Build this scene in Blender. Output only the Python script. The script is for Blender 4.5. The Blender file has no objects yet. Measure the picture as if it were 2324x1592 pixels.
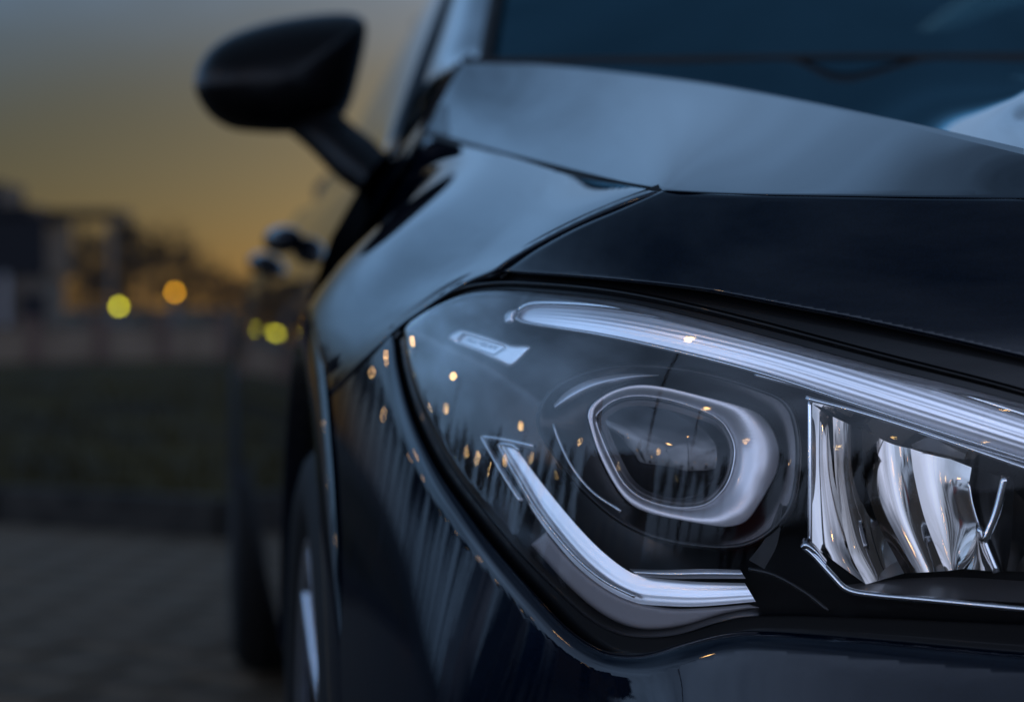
import bpy, bmesh, math, random
import numpy as np
from mathutils import Vector, Matrix
from mathutils.geometry import delaunay_2d_cdt

# ------------------------------------------------------------------ camera, sky, sun, exposure
SC = bpy.context.scene
COL = SC.collection
rad = math.radians
FPX, CX, CY = 4713.0, 1162.0, 796.0            # focal length in photo pixels (2324 wide view) and image centre
YAW, PITCH = rad(8.757), rad(1.167)
CAMZ = 0.75
cd = bpy.data.cameras.new('camera')
cam = bpy.data.objects.new('camera', cd)
COL.objects.link(cam)
cam.location = (0, 0, CAMZ)
cam.rotation_euler = (rad(90) - PITCH, 0, -YAW)
cd.sensor_width = 36.0
cd.lens = FPX * 36.0 / 2324.0
cd.clip_start, cd.clip_end = 0.02, 6000
cd.dof.use_dof = True
cd.dof.focus_distance = 0.985
cd.dof.aperture_fstop = 6.4
SC.camera = cam

SUN_EL, SUN_AZ = 5.0, 19.0                      # degrees; azimuth clockwise from +Y (towards +X): behind the car
w = bpy.data.worlds.new('World')
SC.world = w
w.use_nodes = True
wn, wl = w.node_tree.nodes, w.node_tree.links
wn.clear()
sky = wn.new('ShaderNodeTexSky')
sky.sky_type = 'NISHITA'
sky.sun_disc = False
sky.sun_elevation = rad(SUN_EL)
sky.sun_rotation = rad(SUN_AZ)
sky.air_density, sky.dust_density, sky.ozone_density = 1.0, 1.0, 3.0
bg = wn.new('ShaderNodeBackground')
bg.inputs['Strength'].default_value = 0.05
wo = wn.new('ShaderNodeOutputWorld')
wl.new(sky.outputs[0], bg.inputs['Color'])
# a thin veil of blue-hour cloud over the whole sky, thinning out towards the horizon
tcw = wn.new('ShaderNodeTexCoord')
sep = wn.new('ShaderNodeSeparateXYZ'); wl.new(tcw.outputs['Generated'], sep.inputs[0])
mr = wn.new('ShaderNodeMapRange'); mr.interpolation_type = 'SMOOTHSTEP'
mr.inputs['From Min'].default_value, mr.inputs['From Max'].default_value = -.13, .17
def wmath(op, a, b=None, c=None, clamp=False):
    n = wn.new('ShaderNodeMath'); n.operation = op; n.use_clamp = clamp
    for i, v in enumerate((a, b, c)):
        if v is None: continue
        if isinstance(v, (int, float)): n.inputs[i].default_value = v
        else: wl.new(v, n.inputs[i])
    return n.outputs[0]
slot = wmath('POWER', wmath('MAXIMUM', sep.outputs['Y'], 0.0), 12.0)          # the sunset side is clear low down
wl.new(wmath('MULTIPLY_ADD', slot, -.215, sep.outputs['Z']), mr.inputs['Value'])
high = wn.new('ShaderNodeMapRange'); high.interpolation_type = 'SMOOTHSTEP'   # the veil thins towards the zenith
high.inputs['From Min'].default_value, high.inputs['From Max'].default_value = .22, .66
high.inputs['To Min'].default_value, high.inputs['To Max'].default_value = 1.0, .13
wl.new(sep.outputs['Z'], high.inputs['Value'])
mp = wn.new('ShaderNodeMapping'); mp.inputs['Scale'].default_value = (1.0, 1.0, 2.6); wl.new(tcw.outputs['Generated'], mp.inputs['Vector'])
nz_ = wn.new('ShaderNodeTexNoise'); nz_.inputs['Scale'].default_value = 2.2; nz_.inputs['Detail'].default_value = 5; nz_.inputs['Roughness'].default_value = .55
wl.new(mp.outputs[0], nz_.inputs['Vector'])
cr_ = wn.new('ShaderNodeMapRange'); cr_.inputs['From Min'].default_value, cr_.inputs['From Max'].default_value = .35, .7
cr_.inputs['To Min'].default_value, cr_.inputs['To Max'].default_value = .55, 1.55
wl.new(nz_.outputs['Fac'], cr_.inputs['Value'])
mu = wn.new('ShaderNodeMath'); mu.operation = 'MULTIPLY'; wl.new(mr.outputs[0], mu.inputs[0]); wl.new(cr_.outputs[0], mu.inputs[1])
VEIL = 4.1
ms = wn.new('ShaderNodeMath'); ms.operation = 'MULTIPLY'; ms.inputs[1].default_value = VEIL; wl.new(wmath('MULTIPLY', wmath('MULTIPLY', mu.outputs[0], high.outputs[0]), wmath('MULTIPLY_ADD', wmath('POWER', wmath('MAXIMUM', sep.outputs['Y'], 0.0), 3.0), -.50, .9)), ms.inputs[0])   # cloud faces the sunset behind the camera, shades its own underside in front
bg2 = wn.new('ShaderNodeBackground')
vc = wn.new('ShaderNodeMix'); vc.data_type = 'RGBA'
vc.inputs[6].default_value = (.58, .69, 1.0, 1); vc.inputs[7].default_value = (.28, .56, 1.0, 1)
wl.new(wmath('MULTIPLY_ADD', sep.outputs['Y'], .5, .5), vc.inputs[0]); wl.new(vc.outputs[2], bg2.inputs['Color'])
wl.new(ms.outputs[0], bg2.inputs['Strength'])
ad = wn.new('ShaderNodeAddShader'); wl.new(bg.outputs[0], ad.inputs[0]); wl.new(bg2.outputs[0], ad.inputs[1])
wl.new(ad.outputs[0], wo.inputs['Surface'])

sd = bpy.data.lights.new('sun', 'SUN')
sd.energy = 0.12
sd.angle = rad(4)
sd.color = (1.0, 0.78, 0.52)
sun = bpy.data.objects.new('sun', sd)
COL.objects.link(sun)
sdir = Vector((math.sin(rad(SUN_AZ)) * math.cos(rad(SUN_EL)), math.cos(rad(SUN_AZ)) * math.cos(rad(SUN_EL)), math.sin(rad(SUN_EL))))
sun.rotation_euler = (-sdir).to_track_quat('-Z', 'Y').to_euler()

SC.view_settings.view_transform = 'Standard'
SC.view_settings.look = 'None'
SC.view_settings.gamma = 1.0
SC.view_settings.exposure = -1.5
SC.render.engine = 'CYCLES'
SC.cycles.use_denoising = True
SC.cycles.max_bounces = 10
SC.cycles.glossy_bounces = 6
SC.cycles.transparent_max_bounces = 12
SC.cycles.sample_clamp_indirect = 8.0
SC.cycles.caustics_reflective = False
SC.cycles.caustics_refractive = False
SC.cycles.blur_glossy = 0.2

# ------------------------------------------------------------------ pixel <-> place
_ca, _sa, _cp, _sp = math.cos(YAW), math.sin(YAW), math.cos(PITCH), math.sin(PITCH)
RIGHT = np.array((_ca, -_sa, 0.0))
FWD = np.array((_sa * _cp, _ca * _cp, -_sp))
UP = np.cross(RIGHT, FWD)
CAMP = np.array((0, 0, CAMZ))

class View:
    """a viewpoint: 2D coordinates (pixels) + depth <-> world"""
    def __init__(s, pos, right, fwd, up):
        s.p, s.r, s.f, s.u = map(np.asarray, (pos, right, fwd, up))
    def ray(s, px, py):
        px, py = np.asarray(px, float), np.asarray(py, float)
        return s.f + ((px - CX) / FPX)[..., None] * s.r - ((py - CY) / FPX)[..., None] * s.u
    def at(s, px, py, d):
        return s.p + s.ray(px, py) * np.asarray(d, float)[..., None]
    def proj(s, P):
        q = np.asarray(P, float) - s.p
        d = q @ s.f
        return CX + FPX * (q @ s.r) / d, CY - FPX * (q @ s.u) / d, d

PHOTO = View(CAMP, RIGHT, FWD, UP)
def look_view(pos, target):
    f = np.array(target, float) - np.array(pos, float); f /= np.linalg.norm(f)
    r = np.cross(f, (0, 0, 1)); r /= np.linalg.norm(r)
    return View(pos, r, f, np.cross(r, f))

def atY(px, py, Y):
    r = PHOTO.ray(px, py)
    return CAMP + r * (Y / r[..., 1])[..., None] if np.ndim(px) else CAMP + r * (Y / r[1])
def atX(px, py, X):
    r = PHOTO.ray(px, py)
    return CAMP + r * (X / r[0])
def depthY(px, py, Y):
    return Y / PHOTO.ray(px, py)[..., 1]

def crv(pts, n=10):
    """open Catmull-Rom through points (any dimension)"""
    P = np.array(pts, float)
    if len(P) == 2:
        return P
    ext = np.vstack((2 * P[0] - P[1], P, 2 * P[-1] - P[-2]))
    out = []
    t = np.linspace(0, 1, n, endpoint=False)[:, None]
    for i in range(1, len(ext) - 2):
        a, b, c, d = ext[i - 1:i + 3]
        out.append(0.5 * (2 * b + (c - a) * t + (2 * a - 5 * b + 4 * c - d) * t * t + (-a + 3 * b - 3 * c + d) * t ** 3))
    out.append(P[-1:])
    return np.vstack(out)
def crvc(pts, n=10):
    """closed Catmull-Rom"""
    P = list(map(tuple, pts))
    k = len(P)
    full = crv([P[-2], P[-1]] + P + [P[0], P[1]], n)
    return full[2 * n:(2 + k) * n]
def joinp(*segs):
    out = []
    for s in segs:
        for p in np.atleast_2d(np.array(s, float)):
            if not out or np.linalg.norm(out[-1] - p) > 0.3:
                out.append(p)
    if np.linalg.norm(out[0] - out[-1]) < 0.3:
        out.pop()
    return np.array(out)
def resample(P, step, closed=False):
    P = np.array(P, float)
    if closed:
        P = np.vstack((P, P[:1]))
    L = np.concatenate(([0], np.cumsum(np.linalg.norm(np.diff(P, axis=0), axis=1))))
    n = max(2, int(round(L[-1] / step)))
    s = np.linspace(0, L[-1], n + 1)
    Q = np.stack([np.interp(s, L, P[:, k]) for k in range(P.shape[1])], 1)
    return Q[:-1] if closed else Q
def resample_keep(P, step):
    """closed polygon, subdivide every edge but keep corners"""
    out = []
    for a, b in zip(P, np.roll(P, -1, 0)):
        k = max(1, int(math.ceil(np.linalg.norm(b - a) / step)))
        for i in range(k):
            out.append(a + (b - a) * i / k)
    return np.array(out)
def inside(poly, pts):
    x, y = pts[:, 0], pts[:, 1]
    res = np.zeros(len(pts), bool)
    for (x1, y1), (x2, y2) in zip(poly, np.roll(poly, -1, 0)):
        if y1 == y2:
            continue
        c = ((y1 > y) != (y2 > y)) & (x < (x2 - x1) * (y - y1) / (y2 - y1) + x1)
        res ^= c
    return res
def bdist(poly, pts, closed=True):
    A = poly if closed else poly[:-1]
    B = np.roll(poly, -1, 0) if closed else poly[1:]
    out = np.full(len(pts), 1e9)
    for a, b in zip(A, B):
        ab = b - a
        t = np.clip(((pts - a) @ ab) / max(ab @ ab, 1e-12), 0, 1)
        out = np.minimum(out, np.linalg.norm(pts - a - t[:, None] * ab, axis=1))
    return out
class TPS:
    def __init__(s, uv, val, lam=1e-9):
        s.m = uv.mean(0); s.k = 1.0 / np.abs(uv - s.m).max()
        U = (uv - s.m) * s.k
        s.U = U
        n = len(U)
        K = s.ker(U, U) + lam * np.eye(n)
        Pm = np.hstack((np.ones((n, 1)), U))
        A = np.block([[K, Pm], [Pm.T, np.zeros((3, 3))]])
        s.c = np.linalg.lstsq(A, np.concatenate((val, np.zeros(3))), rcond=None)[0]
    @staticmethod
    def ker(a, b):
        r2 = ((a[:, None] - b[None]) ** 2).sum(-1)
        return 0.5 * r2 * np.log(r2 + 1e-20)
    def __call__(s, uv):
        U = (np.asarray(uv, float) - s.m) * s.k
        return s.ker(U, s.U) @ s.c[:-3] + s.c[-3] + U @ s.c[-2:]

# ------------------------------------------------------------------ object helpers
def tag(o, label=None, cat=None, group=None, kind=None):
    if label: o['label'] = label
    if cat: o['category'] = cat
    if group: o['group'] = group
    if kind: o['kind'] = kind
    return o
def empty(name, loc=(0, 0, 0), rz=0.0):
    o = bpy.data.objects.new(name, None)
    o.empty_display_size = 0.1
    COL.objects.link(o); o.location = loc; o.rotation_euler = (0, 0, rz)
    return o
def link_mesh(name, me, mat=None, parent=None, smooth=True):
    if mat is not None and not me.materials:
        me.materials.append(mat)
    if smooth:
        me.polygons.foreach_set('use_smooth', [True] * len(me.polygons))
    o = bpy.data.objects.new(name, me)
    COL.objects.link(o)
    if parent is not None:
        o.parent = parent
    return o
def mk(name, V, Fc, mat=None, parent=None, smooth=True):
    me = bpy.data.meshes.new(name)
    me.from_pydata([tuple(map(float, v)) for v in V], [], [tuple(int(i) for i in f) for f in Fc])
    me.update()
    return link_mesh(name, me, mat, parent, smooth)
class MB:
    """collects simple shapes into one mesh"""
    def __init__(s): s.V, s.F = [], []
    def add(s, V, Fc):
        b = len(s.V); s.V += [tuple(v) for v in V]; s.F += [tuple(i + b for i in f) for f in Fc]; return s
    def box(s, c, d, rz=0.0, taper=1.0):
        x, y, z = d[0] / 2, d[1] / 2, d[2] / 2
        V = [(-x, -y, -z), (x, -y, -z), (x, y, -z), (-x, y, -z), (-x * taper, -y * taper, z), (x * taper, -y * taper, z), (x * taper, y * taper, z), (-x * taper, y * taper, z)]
        cs, sn = math.cos(rz), math.sin(rz)
        V = [(c[0] + a * cs - b * sn, c[1] + a * sn + b * cs, c[2] + e) for a, b, e in V]
        return s.add(V, [(0, 3, 2, 1), (4, 5, 6, 7), (0, 1, 5, 4), (1, 2, 6, 5), (2, 3, 7, 6), (3, 0, 4, 7)])
    def tube(s, pts, r, n=8, caps=True):
        pts = [Vector(p) for p in pts]
        rs = r if hasattr(r, '__len__') else [r] * len(pts)
        V, Fc = [], []
        ref = None
        for i, p in enumerate(pts):
            t = (pts[min(i + 1, len(pts) - 1)] - pts[max(i - 1, 0)]).normalized()
            if ref is None:
                ref = t.cross(Vector((0, 0, 1)) if abs(t.z) < .9 else Vector((1, 0, 0))).normalized()
            ref = (ref - t * ref.dot(t)).normalized()
            bi = t.cross(ref)
            for k in range(n):
                a = 2 * math.pi * k / n
                V.append(p + (ref * math.cos(a) + bi * math.sin(a)) * rs[i])
        for i in range(len(pts) - 1):
            for k in range(n):
                k2 = (k + 1) % n
                Fc.append((i * n + k, i * n + k2, (i + 1) * n + k2, (i + 1) * n + k))
        if caps:
            Fc.append(tuple(reversed(range(n))))
            Fc.append(tuple((len(pts) - 1) * n + k for k in range(n)))
        return s.add(V, Fc)
    def lathe_x(s, prof, c, n=64, closed=False):
        """profile of (x, r) turned round an axis along X through c"""
        m = len(prof); V = []
        for k in range(n):
            a = 2 * math.pi * k / n
            for x, r in prof:
                V.append((c[0] + x, c[1] + r * math.cos(a), c[2] + r * math.sin(a)))
        Fc = []
        for k in range(n):
            for j in range(m if closed else m - 1):
                j2 = (j + 1) % m
                Fc.append((k * m + j, k * m + j2, ((k + 1) % n) * m + j2, ((k + 1) % n) * m + j))
        return s.add(V, Fc)
    def build(s, name, mat=None, parent=None, smooth=False):
        return mk(name, s.V, s.F, mat, parent, smooth)

def grid_faces(nu, nv, closed_u=False):
    Fc = []
    for i in range(nu if closed_u else nu - 1):
        for j in range(nv - 1):
            i2 = (i + 1) % nu
            Fc.append((i * nv + j, i * nv + j + 1, i2 * nv + j + 1, i2 * nv + j))
    return Fc
def orient(V, Fc, eye):
    """flip all faces if most look away from eye"""
    V = np.asarray(V); s = 0.0
    for f in Fc[::max(1, len(Fc) // 200)]:
        a, b, c = V[f[0]], V[f[1]], V[f[2]]
        s += np.sign(np.dot(np.cross(b - a, c - a), eye - a))
    return Fc if s >= 0 else [tuple(reversed(f)) for f in Fc]

def panel(name, poly, dfn, mat, parent, step=10, view=PHOTO, skirt=0.0, rnd=None, holes=(), rnd_line=None):
    """a trimmed sheet: outline in a view's pixels, depth from dfn, rolled edges (rnd = width px, depth m), skirt = thickness"""
    poly = resample_keep(np.asarray(poly, float), step)
    loops = [poly] + [resample_keep(np.asarray(h, float), step) for h in holes]
    lo, hi = poly.min(0), poly.max(0)
    gx, gy = np.meshgrid(np.arange(lo[0], hi[0], step), np.arange(lo[1], hi[1], step * .87))
    gx = gx + (np.arange(gx.shape[0]) % 2)[:, None] * step * .5
    g = np.stack((gx.ravel(), gy.ravel()), 1)
    g = g[inside(poly, g)]
    for h in loops[1:]:
        g = g[~inside(h, g)]
    bd = bdist(poly, g)
    for h in loops[1:]:
        bd = np.minimum(bd, bdist(h, g))
    keep = bd > step * .55
    rings = []
    if rnd:
        keep &= bd > rnd[0] * .95 + step * .3
        for h in loops:
            T = np.roll(h, -1, 0) - np.roll(h, 1, 0)
            N = np.stack((-T[:, 1], T[:, 0]), 1) / (np.linalg.norm(T, axis=1)[:, None] + 1e-9)
            for fr in (.04, .12, .25, .42, .65, .95):
                for sg in (1, -1):
                    q = h + N * rnd[0] * fr * sg
                    q = q[inside(poly, q)]
                    for hh in loops[1:]:
                        q = q[~inside(hh, q)]
                    if len(q):
                        dd = np.min([bdist(l, q) for l in loops], axis=0)
                        rings.append(q[dd > rnd[0] * fr * .9])
    g = g[keep]
    pts = np.vstack([*loops, g] + rings)
    edges, k = [], 0
    for h in loops:
        n = len(h); edges += [(k + i, k + (i + 1) % n) for i in range(n)]; k += n
    nb = k
    r = delaunay_2d_cdt([Vector((float(a), float(b))) for a, b in pts], edges, [list(range(len(poly)))], 1, 1e-4)
    P2 = np.array([tuple(v) for v in r[0]], float)
    tri = [tuple(f) for f in r[2]]
    if len(loops) > 1:
        cen = np.array([P2[list(f)].mean(0) for f in tri])
        bad = np.zeros(len(tri), bool)
        for h in loops[1:]:
            bad |= inside(h, cen)
        tri = [f for f, b in zip(tri, bad) if not b]
    d = dfn(P2[:, 0], P2[:, 1])
    if rnd:
        bb = np.min([bdist(l, P2) for l in loops], axis=0) if rnd_line is None else bdist(rnd_line, P2, False)
        t = np.clip(1 - bb / rnd[0], 0, 1)
        d = d + rnd[1] * (1 - np.sqrt(np.maximum(0, 1 - t * t)))
    V = view.at(P2[:, 0], P2[:, 1], d)
    Fc = orient(V, tri, view.p)
    V = list(V)
    if skirt:
        # boundary loop from edge usage
        cnt = {}
        for f in Fc:
            for a, b in zip(f, f[1:] + f[:1]):
                cnt[(a, b)] = 1
        be = [e for e in cnt if (e[1], e[0]) not in cnt]
        m1, m2 = {}, {}
        for a, b in be:
            for q in (a, b):
                if q not in m1:
                    m1[q] = len(V); V.append(V[q])
                    m2[q] = len(V); V.append(view.p + (V[q] - view.p) * (1 + skirt / d[q]))
        Fc = list(Fc) + [(m1[b], m1[a], m2[a], m2[b]) for a, b in be]
    return mk(name, V, Fc, mat, parent)

def strip(name, A, B, dfn, mat, parent, n=80, m=13, thick=0.0):
    """a bar between two outlines A and B in photo pixels; dfn(px, py, s across, t along) -> depth"""
    def rs(P):
        P = np.array(P, float)
        L = np.concatenate(([0], np.cumsum(np.linalg.norm(np.diff(P, axis=0), axis=1)))); L /= L[-1]
        t = np.linspace(0, 1, n)
        return np.stack((np.interp(t, L, P[:, 0]), np.interp(t, L, P[:, 1])), 1)
    A, B = rs(A), rs(B)
    s = np.linspace(0, 1, m)[None, :, None]
    P = A[:, None] * (1 - s) + B[:, None] * s
    S = np.repeat(s[..., 0], n, 0); T = np.repeat(np.linspace(0, 1, n)[:, None], m, 1)
    d = dfn(P[..., 0].ravel(), P[..., 1].ravel(), S.ravel(), T.ravel())
    V = PHOTO.at(P[..., 0].ravel(), P[..., 1].ravel(), d)
    Fc = orient(V, grid_faces(n, m), CAMP)
    V = list(V)
    if thick:
        ring = [i * m for i in range(n)] + [(n - 1) * m + j for j in range(1, m)] + [i * m + m - 1 for i in range(n - 2, -1, -1)] + [j for j in range(m - 2, 0, -1)]
        b = len(V)
        for q in ring:
            V.append(V[q]); V.append(CAMP + (V[q] - CAMP) * (1 + thick / d[q]))
        k = len(ring)
        Fc = list(Fc) + [(b + 2 * i, b + 2 * ((i + 1) % k), b + 2 * ((i + 1) % k) + 1, b + 2 * i + 1) for i in range(k)]
    return mk(name, V, Fc, mat, parent)

def px_tube(name, pts, dfn, r, mat, parent, step=12, n=8):
    P = resample(pts, step)
    V = PHOTO.at(P[:, 0], P[:, 1], dfn(P[:, 0], P[:, 1]))
    return MB().tube(V, r, n).build(name, mat, parent, True)

# ------------------------------------------------------------------ materials
MATS = {}
def mat(name, color=(.5, .5, .5), rough=.5, metal=0.0, coat=0.0, coat_rough=.02, spec=.5, emit=None, estr=0.0, noise=None, bump=None, trans=0.0, sss=0.0):
    m = bpy.data.materials.new(name); m.use_nodes = True
    nt = m.node_tree; b = nt.nodes['Principled BSDF']
    b.inputs['Base Color'].default_value = (*color, 1)
    b.inputs['Roughness'].default_value = rough
    b.inputs['Metallic'].default_value = metal
    b.inputs['Coat Weight'].default_value = coat
    b.inputs['Coat Roughness'].default_value = coat_rough
    b.inputs['Specular IOR Level'].default_value = spec
    if emit:
        b.inputs['Emission Color'].default_value = (*emit, 1); b.inputs['Emission Strength'].default_value = estr
    tc = nt.nodes.new('ShaderNodeTexCoord')
    if noise:                                    # (scale, second colour, detail)
        n = nt.nodes.new('ShaderNodeTexNoise'); n.inputs['Scale'].default_value = noise[0]; n.inputs['Detail'].default_value = noise[2]
        nt.links.new(tc.outputs['Object'], n.inputs['Vector'])
        cr = nt.nodes.new('ShaderNodeValToRGB')
        cr.color_ramp.elements[0].position = .35; cr.color_ramp.elements[1].position = .68
        cr.color_ramp.elements[0].color = (*color, 1); cr.color_ramp.elements[1].color = (*noise[1], 1)
        nt.links.new(n.outputs['Fac'], cr.inputs['Fac']); nt.links.new(cr.outputs['Color'], b.inputs['Base Color'])
    if bump:                                     # (scale, strength, distance)
        n = nt.nodes.new('ShaderNodeTexNoise'); n.inputs['Scale'].default_value = bump[0]; n.inputs['Detail'].default_value = 4
        nt.links.new(tc.outputs['Object'], n.inputs['Vector'])
        bp = nt.nodes.new('ShaderNodeBump'); bp.inputs['Strength'].default_value = bump[1]; bp.inputs['Distance'].default_value = bump[2]
        nt.links.new(n.outputs['Fac'], bp.inputs['Height']); nt.links.new(bp.outputs['Normal'], b.inputs['Normal'])
    MATS[name] = m
    return m

def glass_mat(name, base=.06, tint=(1, 1, 1), gain=.92, power=4.6, refl=(1, 1, 1)):
    """clear sheet: passes light straight on, mirrors more and more towards grazing angles"""
    m = bpy.data.materials.new(name); m.use_nodes = True
    nt = m.node_tree; nt.nodes.clear()
    lw = nt.nodes.new('ShaderNodeLayerWeight'); lw.inputs['Blend'].default_value = .5
    pw = nt.nodes.new('ShaderNodeMath'); pw.operation = 'POWER'; pw.inputs[1].default_value = power
    ml = nt.nodes.new('ShaderNodeMath'); ml.operation = 'MULTIPLY_ADD'; ml.inputs[1].default_value = gain; ml.inputs[2].default_value = base
    ml.use_clamp = True
    tr = nt.nodes.new('ShaderNodeBsdfTransparent'); tr.inputs['Color'].default_value = (*tint, 1)
    gl = nt.nodes.new('ShaderNodeBsdfGlossy'); gl.inputs['Roughness'].default_value = 0.0
    gl.inputs['Color'].default_value = (*refl, 1)
    mx = nt.nodes.new('ShaderNodeMixShader'); out = nt.nodes.new('ShaderNodeOutputMaterial')
    nt.links.new(lw.outputs['Facing'], pw.inputs[0]); nt.links.new(pw.outputs[0], ml.inputs[0])
    nt.links.new(ml.outputs[0], mx.inputs['Fac']); nt.links.new(tr.outputs[0], mx.inputs[1]); nt.links.new(gl.outputs[0], mx.inputs[2])
    nt.links.new(mx.outputs[0], out.inputs['Surface'])
    MATS[name] = m
    return m

M_PAINT = mat('navy_paint', (.0035, .011, .030), .6, 0, 1.0, .012, spec=.0)
def orange_peel(m, scale, strength):
    nt = m.node_tree; b = nt.nodes['Principled BSDF']
    tc = nt.nodes.new('ShaderNodeTexCoord'); n = nt.nodes.new('ShaderNodeTexNoise')
    n.inputs['Scale'].default_value = scale; n.inputs['Detail'].default_value = 2
    bp = nt.nodes.new('ShaderNodeBump'); bp.inputs['Strength'].default_value = strength; bp.inputs['Distance'].default_value = .001
    nt.links.new(tc.outputs['Object'], n.inputs['Vector']); nt.links.new(n.outputs['Fac'], bp.inputs['Height']); nt.links.new(bp.outputs['Normal'], b.inputs['Coat Normal'])
    # fine metallic flake in the base coat
    v = nt.nodes.new('ShaderNodeTexVoronoi'); v.inputs['Scale'].default_value = 1400
    r = nt.nodes.new('ShaderNodeValToRGB'); r.color_ramp.elements[0].color = (.0008, .0027, .0070, 1); r.color_ramp.elements[1].color = (.0018, .0058, .0145, 1)
    sx = nt.nodes.new('ShaderNodeSeparateColor')
    nt.links.new(tc.outputs['Object'], v.inputs['Vector']); nt.links.new(v.outputs['Color'], sx.inputs[0]); nt.links.new(sx.outputs[0], r.inputs['Fac']); nt.links.new(r.outputs['Color'], b.inputs['Base Color'])
orange_peel(M_PAINT, 260, .004)
M_BLACKGLOSS = mat('black_gloss', (.003, .003, .0035), .3, 0, .22, .03, spec=.2)
M_BLACKSATIN = mat('black_satin', (.010, .010, .011), .35, 0, 0)
M_RUBBER = mat('rubber', (.006, .006, .006), .6)
M_TYRE = mat('tyre_rubber', (.009, .009, .009), .7, bump=(90, .25, .002), spec=.2)
M_HOUSING = mat('housing_satin', (.007, .007, .008), .32, .0, .2, .15)
M_MIRRORCAP = mat('mirror_cap_black', (.003, .003, .0035), .3, 0, 0, spec=.22)
M_CHROME = mat('chrome', (.86, .87, .9), .06, 1.0)
M_MIRROR = mat('reflector_mirror', (.56, .51, .47), .06, 1.0)
M_SILVER = mat('silver_satin', (.70, .72, .76), .22, .85)
M_RINGFROST = mat('frosted_ring', (.80, .79, .82), .36, .75, .5, .1)
M_GUIDE = mat('light_guide', (.93, .93, .97), .30, .85, .5, .05)
M_GUIDEW = mat('light_guide_white', (.96, .96, .99), .28, .85, .5, .05)
M_BADGE = mat('badge_white', (.95, .95, .97), .30, .8, .3, .1)
M_BADGETXT = mat('badge_text', (.42, .44, .52), .35, .2)
M_ALLOY = mat('alloy_silver', (.55, .58, .64), .25, .9, .5, .05)
M_DISC = mat('brake_disc', (.12, .12, .12), .4, .8)
M_LENSGLASS = glass_mat('cover_glass', .038, gain=1.4, power=3.5)
M_PROJ = mat('projector_glass', (.006, .008, .012), .02, 0, 1.0, .0, spec=.7)
M_WIN = glass_mat('window_glass', .07, (.30, .40, .44))
M_SCREEN = glass_mat('windscreen_glass', .09, (.05, .10, .12), refl=(.42, .82, 1.0))
M_CABIN = mat('cabin_dark', (.008, .009, .011), .7)

# ------------------------------------------------------------------ ground
def sheet(name, pts, z, m, kind='structure'):
    return tag(mk(name, [(x, y, z) for x, y in pts], [tuple(range(len(pts)))], m, None, False), kind=kind)
def paving_mat():
    m = mat('block_paving', (.10, .10, .10), .75, spec=.12)
    nt = m.node_tree; b = nt.nodes['Principled BSDF']
    tc = nt.nodes.new('ShaderNodeTexCoord')
    br = nt.nodes.new('ShaderNodeTexBrick')
    br.inputs['Scale'].default_value = 5.0
    br.inputs['Color1'].default_value = (.155, .119, .08, 1); br.inputs['Color2'].default_value = (.10, .078, .053, 1)
    br.inputs['Mortar'].default_value = (.03, .03, .03, 1); br.inputs['Mortar Size'].default_value = .03
    nt.links.new(tc.outputs['Object'], br.inputs['Vector']); nt.links.new(br.outputs['Color'], b.inputs['Base Color'])
    bp = nt.nodes.new('ShaderNodeBump'); bp.inputs['Strength'].default_value = .5; bp.inputs['Distance'].default_value = .004
    nt.links.new(br.outputs['Fac'], bp.inputs['Height']); bp.invert = True
    nt.links.new(bp.outputs['Normal'], b.inputs['Normal'])
    return m
M_PAVE = paving_mat()
M_FARGROUND = mat('far_ground', (.05, .04, .028), .9, noise=(.05, (.08, .065, .045), 3), spec=.12)
M_GRASS = mat('grass_turf', (.010, .0065, .0008), .9, noise=(1.3, (.062, .046, .003), 6), bump=(25, .8, .03), spec=.12)
M_KERB = mat('kerb_concrete', (.025, .024, .022), .8, noise=(9, (.05, .047, .042), 4), spec=.12)
M_PAVER = mat('paver_concrete', (.085, .065, .044), .8, noise=(6, (.20, .153, .104), 5), bump=(60, .3, .002), spec=.12)
M_ROAD = mat('asphalt', (.045, .043, .042), .7, noise=(3, (.065, .06, .056), 5), bump=(120, .3, .003))

KD = np.array((-.787, .617)); KP = np.array((.088, 6.885)); KN = np.array((.617, .787))    # kerb line, direction, and normal towards the grass
def kp(s, t): return tuple(KP + KD * s + KN * t)
sheet('ground', [(-3000, -3000), (3000, -3000), (3000, 3000), (-3000, 3000)], -.012, M_FARGROUND)
pv = sheet('paving', [(-30, -6), (16, -6), kp(-14, 0), kp(40, 0)], -.006, M_PAVE)
sheet('road', [(-60, -16), (60, -16), (60, -6.01), (-60, -6.01)], -.007, M_ROAD)
gr = sheet('grass_verge', [kp(-14, .12), kp(-14, 17), kp(45, 17), kp(45, .12)], .09, M_GRASS)
# pavers near enough to be seen: each its own piece
pm = bpy.data.meshes.new('paver')
bm = bmesh.new(); bmesh.ops.create_cube(bm, size=1.0)
for v in bm.verts: v.co = Vector((v.co.x * .192, v.co.y * .192, v.co.z * .05))
bmesh.ops.bevel(bm, geom=list(bm.edges), offset=.006, segments=1, affect='EDGES')
bm.to_mesh(pm); bm.free(); pm.materials.append(M_PAVER)
rng = random.Random(5)
ang = math.atan2(KD[1], KD[0])
for i in range(-16, 14):
    for j in range(1, 30):
        x, y = kp((i + .5 * (j % 2)) * .2, -.02 - j * .2)
        if not (-1.05 < x < .22 and 3.3 < y):
            continue
        o = bpy.data.objects.new('paver', pm); COL.objects.link(o); o.parent = pv
        o.location = (x, y, -.018 + rng.uniform(-.0025, .0025)); o.rotation_euler = (rng.uniform(-.008, .008), rng.uniform(-.008, .008), ang)
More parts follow.
